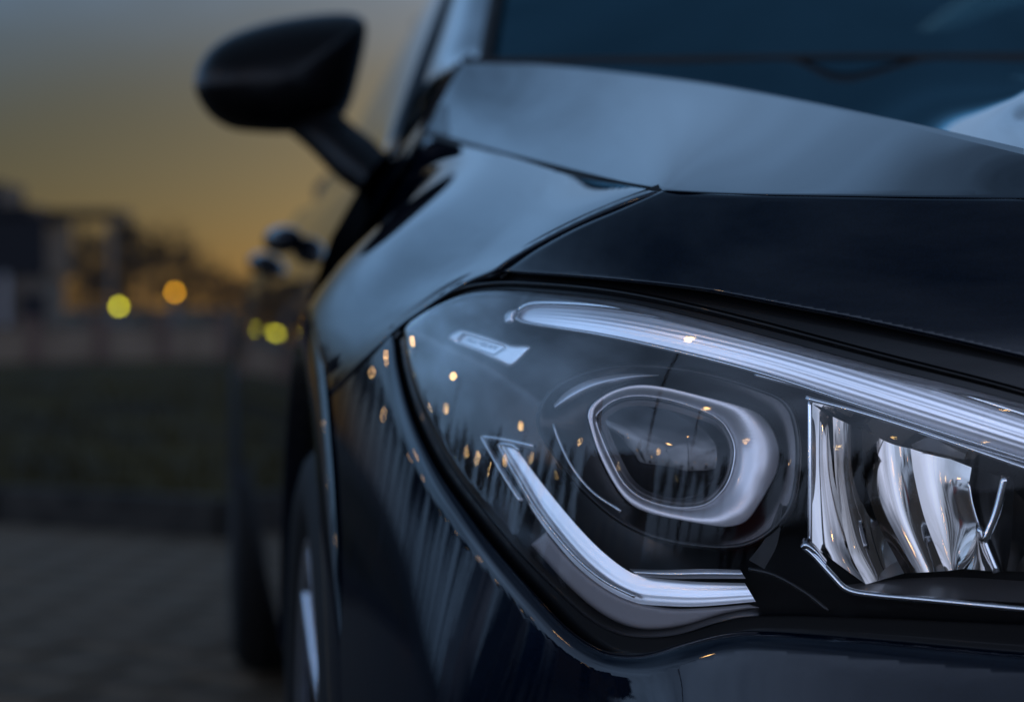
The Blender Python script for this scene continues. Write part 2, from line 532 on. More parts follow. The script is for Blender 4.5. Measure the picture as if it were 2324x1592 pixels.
# kerb stones
kb = tag(mk('kerb', [(*kp(-14, .06), -.02), (*kp(-14, .1), -.02), (*kp(42, .1), -.02), (*kp(42, .06), -.02)], [(0, 1, 2, 3)], M_KERB, None, False), kind='structure')
ks = bpy.data.meshes.new('kerb_stone')
bm = bmesh.new(); bmesh.ops.create_cube(bm, size=1.0)
for v in bm.verts: v.co = Vector((v.co.x * .985, v.co.y * .12, v.co.z * .22))
bmesh.ops.bevel(bm, geom=list(bm.edges), offset=.012, segments=2, affect='EDGES')
bm.to_mesh(ks); bm.free(); ks.materials.append(M_KERB)
for i in range(-12, 40):
    o = bpy.data.objects.new('kerb_stone', ks); COL.objects.link(o); o.parent = kb
    x, y = kp(i + .5, .06); o.location = (x, y, .01); o.rotation_euler = (0, 0, ang)
# grass blades
V, Fc = [], []
for i in range(9000):
    s, t = rng.uniform(-3.0, 9), .14 + rng.random() ** 1.6 * 14
    x, y = kp(s, t)
    h, a, b2 = rng.uniform(.03, .09), rng.uniform(0, 6.28), rng.uniform(-.04, .04)
    dx, dy = math.cos(a) * .008, math.sin(a) * .008
    k = len(V); V += [(x - dx, y - dy, .085), (x + dx, y + dy, .085), (x + b2, y + b2, .09 + h)]; Fc.append((k, k + 1, k + 2))
tag(mk('grass_blades', V, Fc, M_GRASS, None, False), 'short dark winter grass on the verge beyond the kerb', 'grass', kind='stuff')

# ------------------------------------------------------------------ the car: master skin of its front corner  Y = G(X, z)
# X across the car (its flank at about .085, its centre line at 1.0), Y rearwards, z up, all in metres from the camera's foot
_pl = crv([(.078, 1.62), (.081, 1.52), (.086, 1.42), (.094, 1.34), (.105, 1.265), (.12, 1.19), (.14, 1.12), (.167, 1.055), (.203, .995), (.25, .94),
           (.31, .888), (.4, .832), (.5, .787), (.7, .73), (1.0, .70), (1.3, .73)], 60)
for _ in range(3):
    k = np.exp(-np.linspace(-2, 2, 61) ** 2); k /= k.sum()
    e0, e1 = _pl[0], _pl[-1]
    pad = np.vstack((2 * e0 - _pl[30:0:-1], _pl, 2 * e1 - _pl[-2:-32:-1]))
    _pl = np.stack([np.convolve(pad[:, i], k, 'valid') for i in (0, 1)], 1)
def Yplan(X):
    y = np.interp(X, _pl[:, 0], _pl[:, 1])
    return np.where(X < _pl[0, 0], _pl[0, 1] + (_pl[0, 0] - X) * 25.0, y)
_z = np.linspace(.2, 1.0, 801)
def _integ(zs, slopes):
    e = np.interp(_z, zs, slopes); e = np.convolve(np.pad(e, 20, mode='edge'), np.ones(41) / 41, 'valid')
    L = np.concatenate(([0], np.cumsum(e[:-1] * .001)))
    return L - np.interp(.68, _z, L)
_LY = _integ([.2, .64, .68, .70, .72, .76, .80, .83, .9], [-.08, -.07, -.04, .0, .08, .36, .66, .9, 1.0])      # setback towards the rear with height
_LX = _integ([.2, .56, .62, .68, .72, .76, .80, .83, .9], [.175, .175, .155, .15, .19, .34, .6, .85, 1.0])                              # flank leaning inwards with height
def G(X, z):
    return Yplan(X - np.interp(z, _z, _LX)) + np.interp(z, _z, _LY)
def mdepth(px, py):
    px, py = np.asarray(px, float), np.asarray(py, float)
    r = PHOTO.ray(px, py)
    lo = np.full(px.shape, .55); hi = np.full(px.shape, 2.4)
    prev = lo.copy(); found = np.zeros(px.shape, bool)
    for t in np.linspace(.56, 2.4, 120):
        P = CAMP + r * t
        c = (P[..., 1] > G(P[..., 0], P[..., 2])) & ~found
        lo = np.where(c, prev, lo); hi = np.where(c, t, hi)
        found |= c; prev = np.full(px.shape, t)
    for _ in range(36):
        mid = (lo + hi) / 2
        P = CAMP + r * mid[..., None]
        c = P[..., 1] > G(P[..., 0], P[..., 2])
        hi = np.where(c, mid, hi); lo = np.where(c, lo, mid)
    return (lo + hi) / 2
def md(off=0.0):
    return lambda px, py: mdepth(px, py) + off
def onskin(pts, off=0.0):
    P = np.array(pts, float)
    return PHOTO.at(P[:, 0], P[:, 1], mdepth(P[:, 0], P[:, 1]) + off)

car = tag(empty('car', (1.0, 3.0, 0)), 'dark navy blue saloon car parked on the block paving, headlight unlit', 'car')
car_inv = Matrix.Translation((-1.0, -3.0, 0))
PARTS0 = len(bpy.data.objects)
def adopt(o):
    """a part built in world coordinates keeps its place under the car's Empty"""
    o.parent = car; o.matrix_parent_inverse = car_inv
    return o

# ---- bonnet
fold = crv([(1503, 432), (1600, 438), (1750, 443), (2000, 447), (2324, 451), (2700, 456)])
nose_left = crv([(1138, 616), (1165, 600), (1222, 563), (1312, 515), (1412, 472), (1503, 432)])
nose_bot = crv([(2700, 915), (2324, 815), (2000, 740), (1800, 700), (1600, 662), (1430, 641), (1300, 629), (1200, 622), (1138, 616)])
nose = joinp(nose_left, fold, nose_bot)
_y0 = float(PHOTO.at(1500, 430, mdepth(1500, 430))[1])
hood_shut = [(a, b, 1.0 / ((1 - q) / _y0 + q / 1.84)) for (a, b), q in (((1500, 428), 0), ((1400, 409), .222), ((1250, 372), .52), ((1100, 334), .78), ((968, 297), 1.0))]
ridge = [(1050, 143, 1.89), (1150, 145, 1.825), (1250, 151, 1.745), (1400, 166, 1.605), (1600, 192, 1.425), (1800, 229, 1.255), (2000, 273, 1.113), (2160, 311, 1.032), (2324, 351, .960), (2500, 396, .910), (2700, 447, .876)]
def tpsd(ctrl, view=PHOTO):
    """ctrl: rows of (px, py, depth); smooth sheet through them (smooth in 1/depth, so flat stays flat)"""
    c = np.array(ctrl, float)
    f = TPS(c[:, :2], 1.0 / c[:, 2])
    return lambda px, py: 1.0 / f(np.stack((np.ravel(px), np.ravel(py)), 1))
def yctrl(rows):
    r = np.array(rows, float)
    return [(a, b, d) for (a, b), d in zip(r[:, :2], depthY(r[:, 0], r[:, 1], r[:, 2]))]
fold_c = [(a, b, float(mdepth(a, b))) for a, b in [(1503, 432), (1600, 438), (1750, 443), (2000, 447), (2324, 451), (2700, 456)]]
ridge_s = [tuple(r) for r in crv(ridge, 4)]
hoodA_d = tpsd(fold_c + yctrl(hood_shut[1:]) + yctrl(ridge_s) + yctrl([(1003, 225, 1.865)]))
hoodA_poly = joinp(crv([(968, 297), (985, 260), (1005, 222), (1030, 175), (1050, 143)]), crv([r[:2] for r in ridge]), [(2700, 447), (2700, 456)], fold[::-1], crv([r[:2] for r in hood_shut]))
hood = adopt(panel('bonnet', hoodA_poly, hoodA_d, M_PAINT, None, 11, skirt=.004, rnd=(7, .002), rnd_line=joinp(fold[::-1], crv([r[:2] for r in hood_shut]))))
# centre of the bonnet beyond the ridge
far = [(1050, 141, 1.90), (1250, 140, 1.93), (1500, 137, 1.965), (1800, 133, 1.96), (2100, 131, 1.95), (2324, 130, 1.94), (2700, 128, 1.93)]
hoodC_d = tpsd(yctrl([(a, b, c + .001) for a, b, c in ridge_s]) + yctrl(far[1:]) + yctrl([(2324, 190, 1.24), (2160, 205, 1.345), (2500, 185, 1.155), (2700, 190, 1.085), (2324, 270, 1.08), (1900, 200, 1.53)]))
hoodC_poly = joinp([(r[0], r[1] - .3) for r in ridge_s], [(2700, 446), (2700, 128)], crv([r[:2] for r in far])[::-1])
o = panel('bonnet_centre', hoodC_poly, hoodC_d, M_PAINT, None, 11, skirt=.012); o.parent = hood; o.matrix_parent_inverse = car_inv if False else Matrix.Identity(4)
def steep(a, b, y, n):
    k2 = (700 - b + n) / FPX * 1.03
    return (a, b - n, y + n / FPX * 1.03 * y / max(.05, .30 - k2))
rs_ = [r for r in crv(ridge, 12) if 1180 < r[0] < 2330]
rn_ = [float(np.interp(r[0], [1180, 1500, 1800, 2000, 2150, 2330], [1.5, 3, 5, 8, 12, 14])) for r in rs_]
top_ = [steep(*r, n) for r, n in zip(rs_, rn_)]
ya, yb = np.array([(r[0], r[2]) for r in rs_]), np.array([(r[0], r[2]) for r in top_])
crease = strip('bonnet_crease', [r[:2] for r in rs_], [r[:2] for r in top_], lambda a, b, s, t: depthY(a, b, np.interp(a, ya[:, 0], ya[:, 1]) * (1 - s) + np.interp(a, yb[:, 0], yb[:, 1]) * s), M_PAINT, None, 140, 7)
nz = panel('bonnet_nose', nose, md(), M_PAINT, None, 6, skirt=.012, rnd=(9, .004))
SUBS = [(o, hood), (nz, hood), (crease, hood)]

# ---- front wing (fender): sections in world coordinates, trimmed from a view off the car's flank
WC, WZ = 1.61, .33                                  # front wheel centre
def ring(th, R, X): return (X, WC - R * math.cos(rad(th)), WZ + R * math.sin(rad(th)))
FV = look_view((-1.1, .75, 1.35), (.15, 1.6, .78))
wing_front_px = crv([(1494, 432), (1400, 466), (1300, 508), (1210, 556), (1150, 597), (1124, 620), (1060, 637), (1000, 668), (940, 711), (900, 742), (850, 796), (790, 856), (737, 906)], 6)
wing_front = onskin(wing_front_px)
wing_top = np.array([atY(a, b + 4, c) for a, b, c in crv([r for r in hood_shut], 6)])
wing_arch = np.array([ring(t, .42, .0868) for t in np.linspace(59, 150, 24)])
wing_rear = crv([(.088, 1.985, .54), (.100, 2.03, .60), (.112, 2.03, .68), (.127, 2.02, .728), (.145, 1.995, .768), (.165, 1.955, .813), (.188, 1.90, .858), tuple(atY(968, 301, 1.84))], 6)
sec = []
for Y, prof in ((1.45, [(.2, .843), (.168, .824), (.135, .795), (.112, .767), (.097, .741)]),
                (1.30, [(.21, .825), (.18, .807), (.15, .780), (.13, .756)]),
                (1.61, [(.19, .858), (.155, .829), (.122, .797), (.10, .771), (.0895, .757)]),
                (1.75, [(.19, .868), (.165, .833), (.137, .792), (.112, .75), (.097, .715)]),
                (1.87, [(.175, .827), (.15, .776), (.128, .727)])):
    sec += [(x, Y, z) for x, z in prof]
class Poly:
    def __init__(s, uv, val, deg=4, wgt=None):
        s.m = uv.mean(0); s.k = 1.0 / np.abs(uv - s.m).max(); s.deg = deg
        W = np.ones(len(uv)) if wgt is None else wgt
        s.c = np.linalg.lstsq(s.basis(uv) * W[:, None], val * W, rcond=None)[0]
    def basis(s, uv):
        u = (np.asarray(uv, float) - s.m) * s.k
        return np.stack([u[:, 0] ** i * u[:, 1] ** j for i in range(s.deg + 1) for j in range(s.deg + 1 - i)], 1)
    def __call__(s, uv): return s.basis(uv) @ s.c
ctrl = np.vstack((np.array(sec), wing_front[::3], wing_top[::3], wing_arch[::2], wing_rear[::4]))
fx, fy, fd = FV.proj(ctrl)
_wg = np.concatenate((np.full(len(sec), .5), np.full(len(ctrl) - len(sec), 1.5)))
_pf = Poly(np.stack((fx, fy), 1), 1.0 / fd, 5, _wg)
_res = 1.0 / fd - _pf(np.stack((fx, fy), 1))
print('WING residual mm', np.round(_res * fd * fd * 1000, 1).tolist(), len(sec), len(wing_front[::3]), len(wing_top[::3]))
wing_d = lambda a, b: 1.0 / _pf(np.stack((np.ravel(a), np.ravel(b)), 1))
bx_, by_, _ = FV.proj(np.vstack((wing_front[:-1], wing_arch, wing_rear[1:-1], wing_top[::-1][:-1])))
wing = adopt(panel('front_wing', np.stack((bx_, by_), 1), wing_d, M_PAINT, None, 14, view=FV, skirt=.010, rnd=(9, .003)))

# ---- wheel arch lip
V = []
for t in np.linspace(14, 165, 70):
    for R, X in ((.4235, .0885), (.418, .0862), (.408, .0835), (.396, .0815), (.387, .0812), (.384, .0835), (.384, .12)):
        V.append(ring(t, R, X + max(0, (30 - t)) * .00012))
adopt(mk('wheel_arch_lip', V, orient(V, grid_faces(70, 7), np.array((-1, 1.6, .8))), M_PAINT))
V = []
for t in np.linspace(-5, 185, 50):
    for R, X in ((.384, .10), (.386, .2), (.386, .42), (.0, .42)):
        V.append(ring(t, R, X))
adopt(mk('wheel_arch_liner', V, grid_faces(50, 4), M_RUBBER, None, False))

# ---- bumper corner
lens_left = crv([(930, 728), (917, 748), (918, 775), (925, 830), (950, 910), (985, 990), (1030, 1070), (1090, 1150), (1180, 1258), (1280, 1358), (1340, 1408), (1400, 1438), (1460, 1447), (1540, 1440), (1640, 1410), (1720, 1398), (1900, 1400), (2324, 1418), (2700, 1436)])
lens_top = crv([(2700, 1035), (2324, 915), (2000, 832), (1700, 752), (1500, 702), (1350, 674), (1200, 659), (1130, 656), (1050, 668), (975, 700), (930, 728)])
lens_poly = joinp(lens_left, lens_top)
bump_in = crv([(893, 752), (898, 780), (905, 832), (925, 912), (955, 990), (1000, 1075), (1060, 1160), (1120, 1238), (1200, 1330), (1290, 1424), (1360, 1470), (1420, 1483), (1480, 1478), (1560, 1455), (1650, 1434), (1750, 1430), (2000, 1448), (2324, 1476), (2700, 1500)])
lip_px = [PHOTO.proj(ring(t, .4222, .0876))[:2] for t in np.linspace(58.5, 10, 16)]
bump_poly = joinp([(742, 910)], crv([(790, 863), (850, 803), (893, 752)]), bump_in, [(2700, 2300), (900, 2300)], [(float(a), float(b)) for a, b in lip_px[::-1]])
_ex = np.arange(300, 2800, 10.0)
_ey = np.convolve(np.pad(np.interp(_ex, [700, 880, 1000, 1200, 1350, 1480, 1700, 2324], [900, 940, 1080, 1330, 1455, 1470, 1440, 1478]), 15, mode='edge'), np.hanning(33)[1:-1] / np.hanning(33).sum(), 'valid')
_kx = np.arange(500, 1800, 5.0)
_kk = np.convolve(np.pad(np.interp(_kx, [740, 820, 900, 1000, 1150, 1300, 1400], [.0, .05, .075, .06, .02, .02, .05]), 30, mode='edge'), np.hanning(63)[1:-1] / np.hanning(63).sum(), 'valid')
def bumper_d(px, py):
    d = mdepth(px, py)
    yy = np.interp(px, _ex, _ey)
    t = .5 * ((py - yy) + np.sqrt((py - yy) ** 2 + 60.0 ** 2))
    f = np.clip((px - 1330) / 230, 0, 1); f = f * f * (3 - 2 * f)
    k = np.interp(px, _kx, _kk)
    return d - (k * np.minimum(t, 650) + f * (.30 * t - .00013 * np.minimum(t, 700) ** 2)) / FPX
bumper = adopt(panel('bumper', bump_poly, bumper_d, M_PAINT, None, 11, skirt=.012, rnd=(46, .011), rnd_line=joinp([(893, 752)], bump_in)))

# ---- black backing strips added for the shade inside the shut lines
def ribbon(name, pts, wpx, dfn, m):
    P = resample(pts, 14)
    T = np.gradient(P, axis=0); N = np.stack((-T[:, 1], T[:, 0]), 1); N /= np.linalg.norm(N, axis=1)[:, None]
    return adopt(strip(name, P - N * wpx / 2, P + N * wpx / 2, lambda a, b, s, t: dfn(a, b), m, None, len(P), 3, .004))
ribbon('shut_line_backing', crv([(1500, 432), (1405, 469), (1306, 512), (1216, 559), (1157, 599), (1128, 620)]), 30, md(.009), M_RUBBER)
ribbon('shut_line_backing', crv([(900, 745), (850, 799), (790, 860), (739, 909)]), 26, md(.009), M_RUBBER)
ribbon('shut_line_backing', crv([r[:2] for r in hood_shut]), 24, lambda a, b: hoodA_d(a, b) + .012, M_RUBBER)
# glossy black surround of the headlight (between wing, bonnet, lens and bumper)
sur_out = joinp(crv([(2700, 940), (2324, 838), (2000, 762), (1800, 720), (1600, 680), (1430, 656), (1300, 642), (1200, 634), (1120, 634)])[:: 1], crv([(1060, 650), (1000, 682), (940, 722), (893, 770)]),)
outer = joinp(crv([(2700, 890), (2324, 795), (2000, 722), (1800, 682), (1600, 645), (1430, 622), (1300, 610), (1200, 604), (1124, 606), (1060, 622), (1000, 652), (940, 695), (885, 735)]),
              crv([(880, 780), (888, 835), (905, 912), (936, 995), (984, 1085), (1045, 1172), (1105, 1250), (1185, 1345), (1275, 1438), (1350, 1490), (1420, 1508), (1500, 1500), (1600, 1470), (1750, 1456), (2000, 1474), (2324, 1502), (2700, 1528)]))
surround = adopt(panel('headlight_surround', outer, md(.016), M_BLACKGLOSS, None, 12, holes=[np.array(lens_poly)], skirt=.01))
px_tube('surround_bead', crv([(2690, 1005), (2324, 890), (2000, 806), (1700, 727), (1500, 680), (1350, 655), (1200, 643), (1120, 643), (1050, 655), (985, 685)]), md(.013), .0016, M_BLACKGLOSS, None)
SUBS.append((bpy.data.objects['surround_bead'], surround))

# ---- headlight
lens_in = joinp([(p[0] + (1500 - p[0]) * .004, p[1] + (1050 - p[1]) * .004) for p in lens_poly])
def housing_d(px, py):
    bd = bdist(lens_poly, np.stack((px, py), 1))
    return mdepth(px, py) + .012 + .075 * (1 - np.exp(-bd / 110.0))
headlight = adopt(panel('headlight', lens_in, housing_d, M_HOUSING, None, 14))
def hl(o, label=None):
    SUBS.append((o, headlight))
    if label: o['label'] = label
    return o
hl(panel('lens_cover', lens_poly, md(.006), M_LENSGLASS, None, 9, rnd=(16, .005)))
# upper daytime running light: a long fluted light guide with a bright rim
up_top = crv([(1172, 722), (1180, 704), (1208, 690), (1260, 688), (1350, 693), (1450, 706), (1600, 734), (1750, 768), (1900, 808), (2100, 868), (2324, 940), (2700, 1064)])
up_bot = crv([(1172, 722), (1190, 731), (1260, 743), (1350, 757), (1450, 777), (1600, 812), (1750, 853), (1900, 902), (2100, 968), (2324, 1040), (2700, 1160)])
def guide_d(px, py, s, t):
    return mdepth(px, py) + .026 + .001 * (1 - s) - .0014 * np.sin(np.pi * s) + .00006 * np.cos(2 * np.pi * 7 * s) * np.sin(np.pi * s)
hl(strip('light_guide', up_top, up_bot, guide_d, M_GUIDE, None, 120, 61, .02))
hl(px_tube('light_guide_rim', up_top[6:], md(.0245), .0017, M_CHROME, None))
hl(px_tube('light_guide_rim', joinp(up_top[:7][::-1], up_bot), md(.0225), .0010, M_SILVER, None))
hl(strip('marker_cap', crv([(1144, 727), (1146, 714), (1158, 704), (1172, 701)]), crv([(1150, 733), (1164, 731), (1166, 718), (1173, 703)]), lambda a, b, s, t: mdepth(a, b) + .022 - .003 * np.sin(np.pi * s), M_GUIDEW, None, 14, 7, .01))
# thin trim blades under the guide
for A in ([(1715, 850), (1830, 880), (1905, 897)], [(1945, 920), (2030, 948)], [(2130, 990), (2250, 1026), (2324, 1048), (2450, 1090)]):
    hl(px_tube('trim_blade', crv(A), md(.03), .0013, M_SILVER, None))
# side badge plate
bo = crvc([(1018, 768), (1024, 757), (1043, 748), (1062, 750), (1110, 764), (1160, 781), (1196, 783), (1205, 790), (1190, 807), (1168, 828), (1155, 832), (1140, 826), (1085, 800), (1030, 777)], 5)
badge = hl(panel('badge_plate', bo, md(.018), M_BADGE, None, 5, skirt=.022, rnd=(7, .004), holes=[np.array([(1052, 759), (1145, 787), (1120, 803), (1038, 773)])]))
pl = hl(panel('badge_floor', [(1048, 757), (1150, 786), (1122, 806), (1034, 773)], md(.0225), M_BADGE, None, 5))
def text_mesh(body, size, name):
    cu = bpy.data.curves.new(name, 'FONT'); cu.body = body; cu.size = size; cu.align_x = 'CENTER'; cu.align_y = 'CENTER'; cu.extrude = size * .06
    ob = bpy.data.objects.new(name, cu); COL.objects.link(ob)
    bpy.context.view_layer.update()
    me = bpy.data.meshes.new_from_object(ob.evaluated_get(bpy.context.evaluated_depsgraph_get()))
    bpy.data.objects.remove(ob)
    return me
me = text_mesh('MULTIBEAM', 1.0, 'badge_lettering')
vv = np.array([v.co[:] for v in me.vertices]); vv[:, :2] /= np.abs(vv[:, 0]).max()
a0, ux, uy = np.array((1092, 780)), np.array((33, 10)), np.array((-26, 18)) * -1.0
q = a0 + vv[:, :1] * ux + vv[:, 1:2] * uy * 1.5
pos = PHOTO.at(q[:, 0], q[:, 1], mdepth(q[:, 0], q[:, 1]) + .0222)
for v, p in zip(me.vertices, pos): v.co = p
hl(link_mesh('badge_lettering', me, M_BADGETXT, None, False))
# projector: dark funnel, chrome brow, frosted ring, lens
ring_out = crvc([(1334, 940), (1346, 915), (1385, 888), (1440, 873), (1500, 876), (1600, 899), (1695, 925), (1735, 948), (1760, 985), (1770, 1030), (1762, 1075), (1735, 1125), (1705, 1172), (1680, 1190), (1640, 1195), (1560, 1183), (1470, 1163), (1425, 1138), (1390, 1092), (1357, 1025), (1338, 965)], 6)
ring_in = crvc([(1352, 950), (1364, 930), (1395, 908), (1440, 898), (1500, 903), (1570, 922), (1625, 946), (1652, 975), (1667, 1015), (1663, 1060), (1648, 1100), (1620, 1132), (1590, 1147), (1545, 1151), (1490, 1142), (1445, 1122), (1412, 1090), (1388, 1045), (1366, 995)], 6)
def rs_closed(P, n):
    Q = resample(P, 1.0, True)
    c = Q.mean(0); a = np.unwrap(np.arctan2(Q[:, 1] - c[1], Q[:, 0] - c[0]))
    th = np.linspace(-np.pi, np.pi, n, endpoint=False)
    a0 = (a + np.pi) % (2 * np.pi) - np.pi; i = np.argsort(a0)
    a1 = a0[i]; q = Q[i]
    a1 = np.concatenate((a1[-3:] - 2 * np.pi, a1, a1[:3] + 2 * np.pi)); q = np.vstack((q[-3:], q, q[:3]))
    return np.stack((np.interp(th, a1, q[:, 0]), np.interp(th, a1, q[:, 1])), 1)
base_d = float(mdepth(1530, 1030))
def loft_rings(name, rings_, m, n=120):
    """closed outlines (px) with depths, lofted one to the next"""
    R = [rs_closed(P, n) for P, _ in rings_]
    V = []
    for i in range(n):
        for (P, d), Q in zip(rings_, R):
            V.append(PHOTO.at(Q[i, 0], Q[i, 1], d(Q[i, 0], Q[i, 1]) if callable(d) else d))
    V = np.array(V)
    return mk(name, V, orient(V, grid_faces(n, len(R), True), CAMP), m, None)
def scaled(P, kx, ky=None, c=None):
    P = np.array(P, float); c = P.mean(0) if c is None else np.array(c)
    return c + (P - c) * np.array((kx, ky or kx))
PD = lambda px, py: base_d + .000020 * (1540 - px) + .00003 * (1030 - py)      # plane of the projector face
funnel = crvc([(1222, 960), (1240, 900), (1290, 860), (1380, 832), (1480, 828), (1600, 845), (1720, 880), (1790, 915), (1815, 985), (1815, 1080), (1795, 1160), (1730, 1225), (1640, 1245), (1500, 1225), (1400, 1180), (1310, 1100), (1250, 1020)], 6)
hl(loft_rings('projector_funnel', [(scaled(funnel, 1.02), md(.085)), (funnel, md(.030)), (scaled(funnel, .985), md(.028)), (scaled(funnel, .955), md(.033)), (scaled(ring_out, 1.03), lambda a, b: PD(a, b) + .050), (scaled(ring_out, .99), lambda a, b: PD(a, b) + .055)], M_HOUSING))
hl(loft_rings('projector_ring', [(scaled(ring_out, 1.0), lambda a, b: PD(a, b) + .060), (ring_out, lambda a, b: PD(a, b) + .036), (scaled(ring_out, .985), lambda a, b: PD(a, b) + .0335), (ring_in * .35 + scaled(ring_out, .97)[:1] * 0 + ring_in * .65, lambda a, b: PD(a, b) + .043), (scaled(ring_in, .985), lambda a, b: PD(a, b) + .045), (scaled(ring_in, .98), lambda a, b: PD(a, b) + .058)], M_RINGFROST))
hl(px_tube('ring_edge', np.vstack((ring_in, ring_in[:1])), lambda a, b: PD(a, b) + .0425, .0005, M_SILVER, None, 8))
lc = ring_in.mean(0)
hl(loft_rings('projector_lens', [(scaled(ring_in, k), (lambda kk: (lambda a, b: PD(a, b) + .0445 - .011 * math.sqrt(max(0, 1 - kk * kk))))(k)) for k in (1.0, .97, .92, .85, .76, .65, .52, .38, .24, .1, .01)], M_PROJ))
hl(strip('projector_brow', crv([(1256, 918), (1290, 885), (1345, 860), (1420, 848), (1495, 850)]), crv([(1262, 928), (1300, 912), (1355, 884), (1430, 862), (1495, 852)]), lambda a, b, s, t: mdepth(a, b) + .026 - .006 * np.sin(np.pi * s), M_RINGFROST, None, 40, 11, .01))
hl(px_tube('bezel_line', crv([(1257, 962), (1270, 1000), (1300, 1060), (1345, 1115), (1410, 1160)]), md(.024), .0009, M_SILVER, None))  # silver wire drawn for the thin highlight along the bezel
# lower light guide: hooked bar
jl = crv([(1130, 1010), (1166, 1080), (1219, 1173), (1293, 1267), (1364, 1329), (1436, 1365), (1520, 1374), (1600, 1374), (1715, 1364)])
jr = crv([(1172, 1018), (1225, 1090), (1290, 1170), (1350, 1235), (1410, 1285), (1455, 1306), (1530, 1315), (1600, 1320), (1690, 1322)])
hl(strip('lower_light_guide', jl, jr, lambda a, b, s, t: mdepth(a, b) + .024 + .0022 * s - .0007 * np.sin(np.pi * s) + .00005 * np.cos(2 * np.pi * 4 * s) * np.sin(np.pi * s), M_GUIDEW, None, 90, 41, .02))
hl(strip('lower_light_guide_step', crv([(1428, 1290), (1500, 1292), (1600, 1290), (1680, 1292)]), crv([(1450, 1306), (1520, 1312), (1600, 1312), (1692, 1312)]), lambda a, b, s, t: mdepth(a, b) + .020 - .003 * np.sin(np.pi * s), M_GUIDEW, None, 30, 9, .015))
hl(px_tube('light_guide_rim', joinp(crv([(1182, 1136), (1140, 1070), (1094, 990)]), crv([(1094, 990), (1150, 998), (1212, 1012)])), md(.019), .0014, M_SILVER, None, 8))
hl(px_tube('light_guide_rim', joinp(crv([(1440, 1352), (1370, 1316), (1300, 1256), (1225, 1164), (1170, 1074), (1130, 1006)]), crv([(1130, 1006), (1165, 1010), (1178, 1022)])), md(.020), .0010, M_SILVER, None, 8))
# grey panel added below the lower guide for ground mirrored in the lens
M_SMOKE = mat('smoky_grey_satin', (.27, .25, .255), .45, .3)
hl(panel('ground_reflection_panel', joinp(crv([(1205, 1235), (1300, 1338), (1380, 1400), (1460, 1427), (1550, 1420), (1640, 1394), (1725, 1378)]), crv([(1700, 1370), (1600, 1378), (1520, 1379), (1435, 1363), (1365, 1328), (1295, 1270), (1240, 1205)])), md(.022), M_SMOKE, None, 8, skirt=.01, rnd=(8, .003)))
# reflector chamber on the inner side
RB = lambda a, b: mdepth(a, b)
def facet(A, B, near, far_, conc, up, m=M_MIRROR):
    return hl(strip('reflector_facet', crv(A), crv(B), lambda a, b, s, t: RB(a, b) + near + (far_ - near) * s + conc * np.sin(np.pi * s) + up * (1 - t), m, None, 30, 17, .006))
facet([(1842, 915), (1840, 1050), (1842, 1235)], [(1890, 950), (1897, 1090), (1925, 1240), (1965, 1325)], .042, .0455, -.0012, .008)
facet([(1890, 945), (1897, 1090), (1925, 1240), (1965, 1325)], [(1955, 975), (1963, 1080), (1990, 1180), (2052, 1300)], .047, .0445, .003, -.004)
facet([(1955, 970), (1963, 1080), (1990, 1180), (2052, 1300)], [(2065, 1010), (2075, 1080), (2100, 1180), (2145, 1295)], .044, .049, .0045, .004)
facet([(2065, 1005), (2075, 1080), (2100, 1180), (2145, 1295)], [(2205, 1060), (2200, 1110), (2215, 1200), (2185, 1290)], .050, .0475, .0022, .003)
facet([(2204, 1060), (2200, 1110), (2215, 1200), (2262, 1295)], [(2300, 1090), (2300, 1140), (2296, 1220), (2285, 1295)], .056, .060, .004, .0, M_BLACKGLOSS)
facet([(2300, 1088), (2300, 1140), (2296, 1220), (2285, 1295)], [(2440, 1130), (2440, 1200), (2440, 1260), (2440, 1300)], .056, .05, .010, .02)
hl(strip('reflector_roof', crv([(1836, 905), (1950, 938), (2100, 985), (2324, 1062), (2460, 1105)]), crv([(1842, 918), (1960, 985), (2080, 1030), (2280, 1075), (2460, 1125)]), lambda a, b, s, t: RB(a, b) + .024 + .035 * s, M_MIRROR, None, 40, 9, .004))
hl(px_tube('reflector_edge', crv([(1830, 903), (1950, 935), (2100, 982), (2324, 1060), (2460, 1104)]), md(.0235), .0011, M_CHROME, None))
hl(px_tube('reflector_edge', crv([(1838, 908), (1838, 1050), (1838, 1230)]), md(.026), .0012, M_CHROME, None))
hl(strip('emitter_plate', crv([(2068, 1008), (2110, 992), (2150, 1010), (2192, 1030)]), crv([(2072, 1016), (2115, 1024), (2150, 1032), (2188, 1042)]), lambda a, b, s, t: RB(a, b) + .022 + .006 * s, M_BADGE, None, 14, 5, .006))
# folded chrome fin
hl(px_tube('chrome_fin', crv([(2282, 1080), (2262, 1160), (2234, 1228)]), md(.030), .0019, M_CHROME, None))
hl(px_tube('chrome_fin', crv([(2222, 1195), (2240, 1245), (2262, 1298)]), md(.034), .0018, M_CHROME, None))
hl(px_tube('facet_edge', crv([(2198, 1092), (2206, 1140), (2222, 1195)]), md(.036), .0007, M_CHROME, None))
hl(strip('chrome_fin_foot', crv([(2216, 1205), (2195, 1255), (2172, 1288)]), crv([(2222, 1210), (2240, 1255), (2262, 1296)]), lambda a, b, s, t: RB(a, b) + .034 - .008 * np.sin(np.pi * s), M_MIRROR, None, 14, 13, .01))
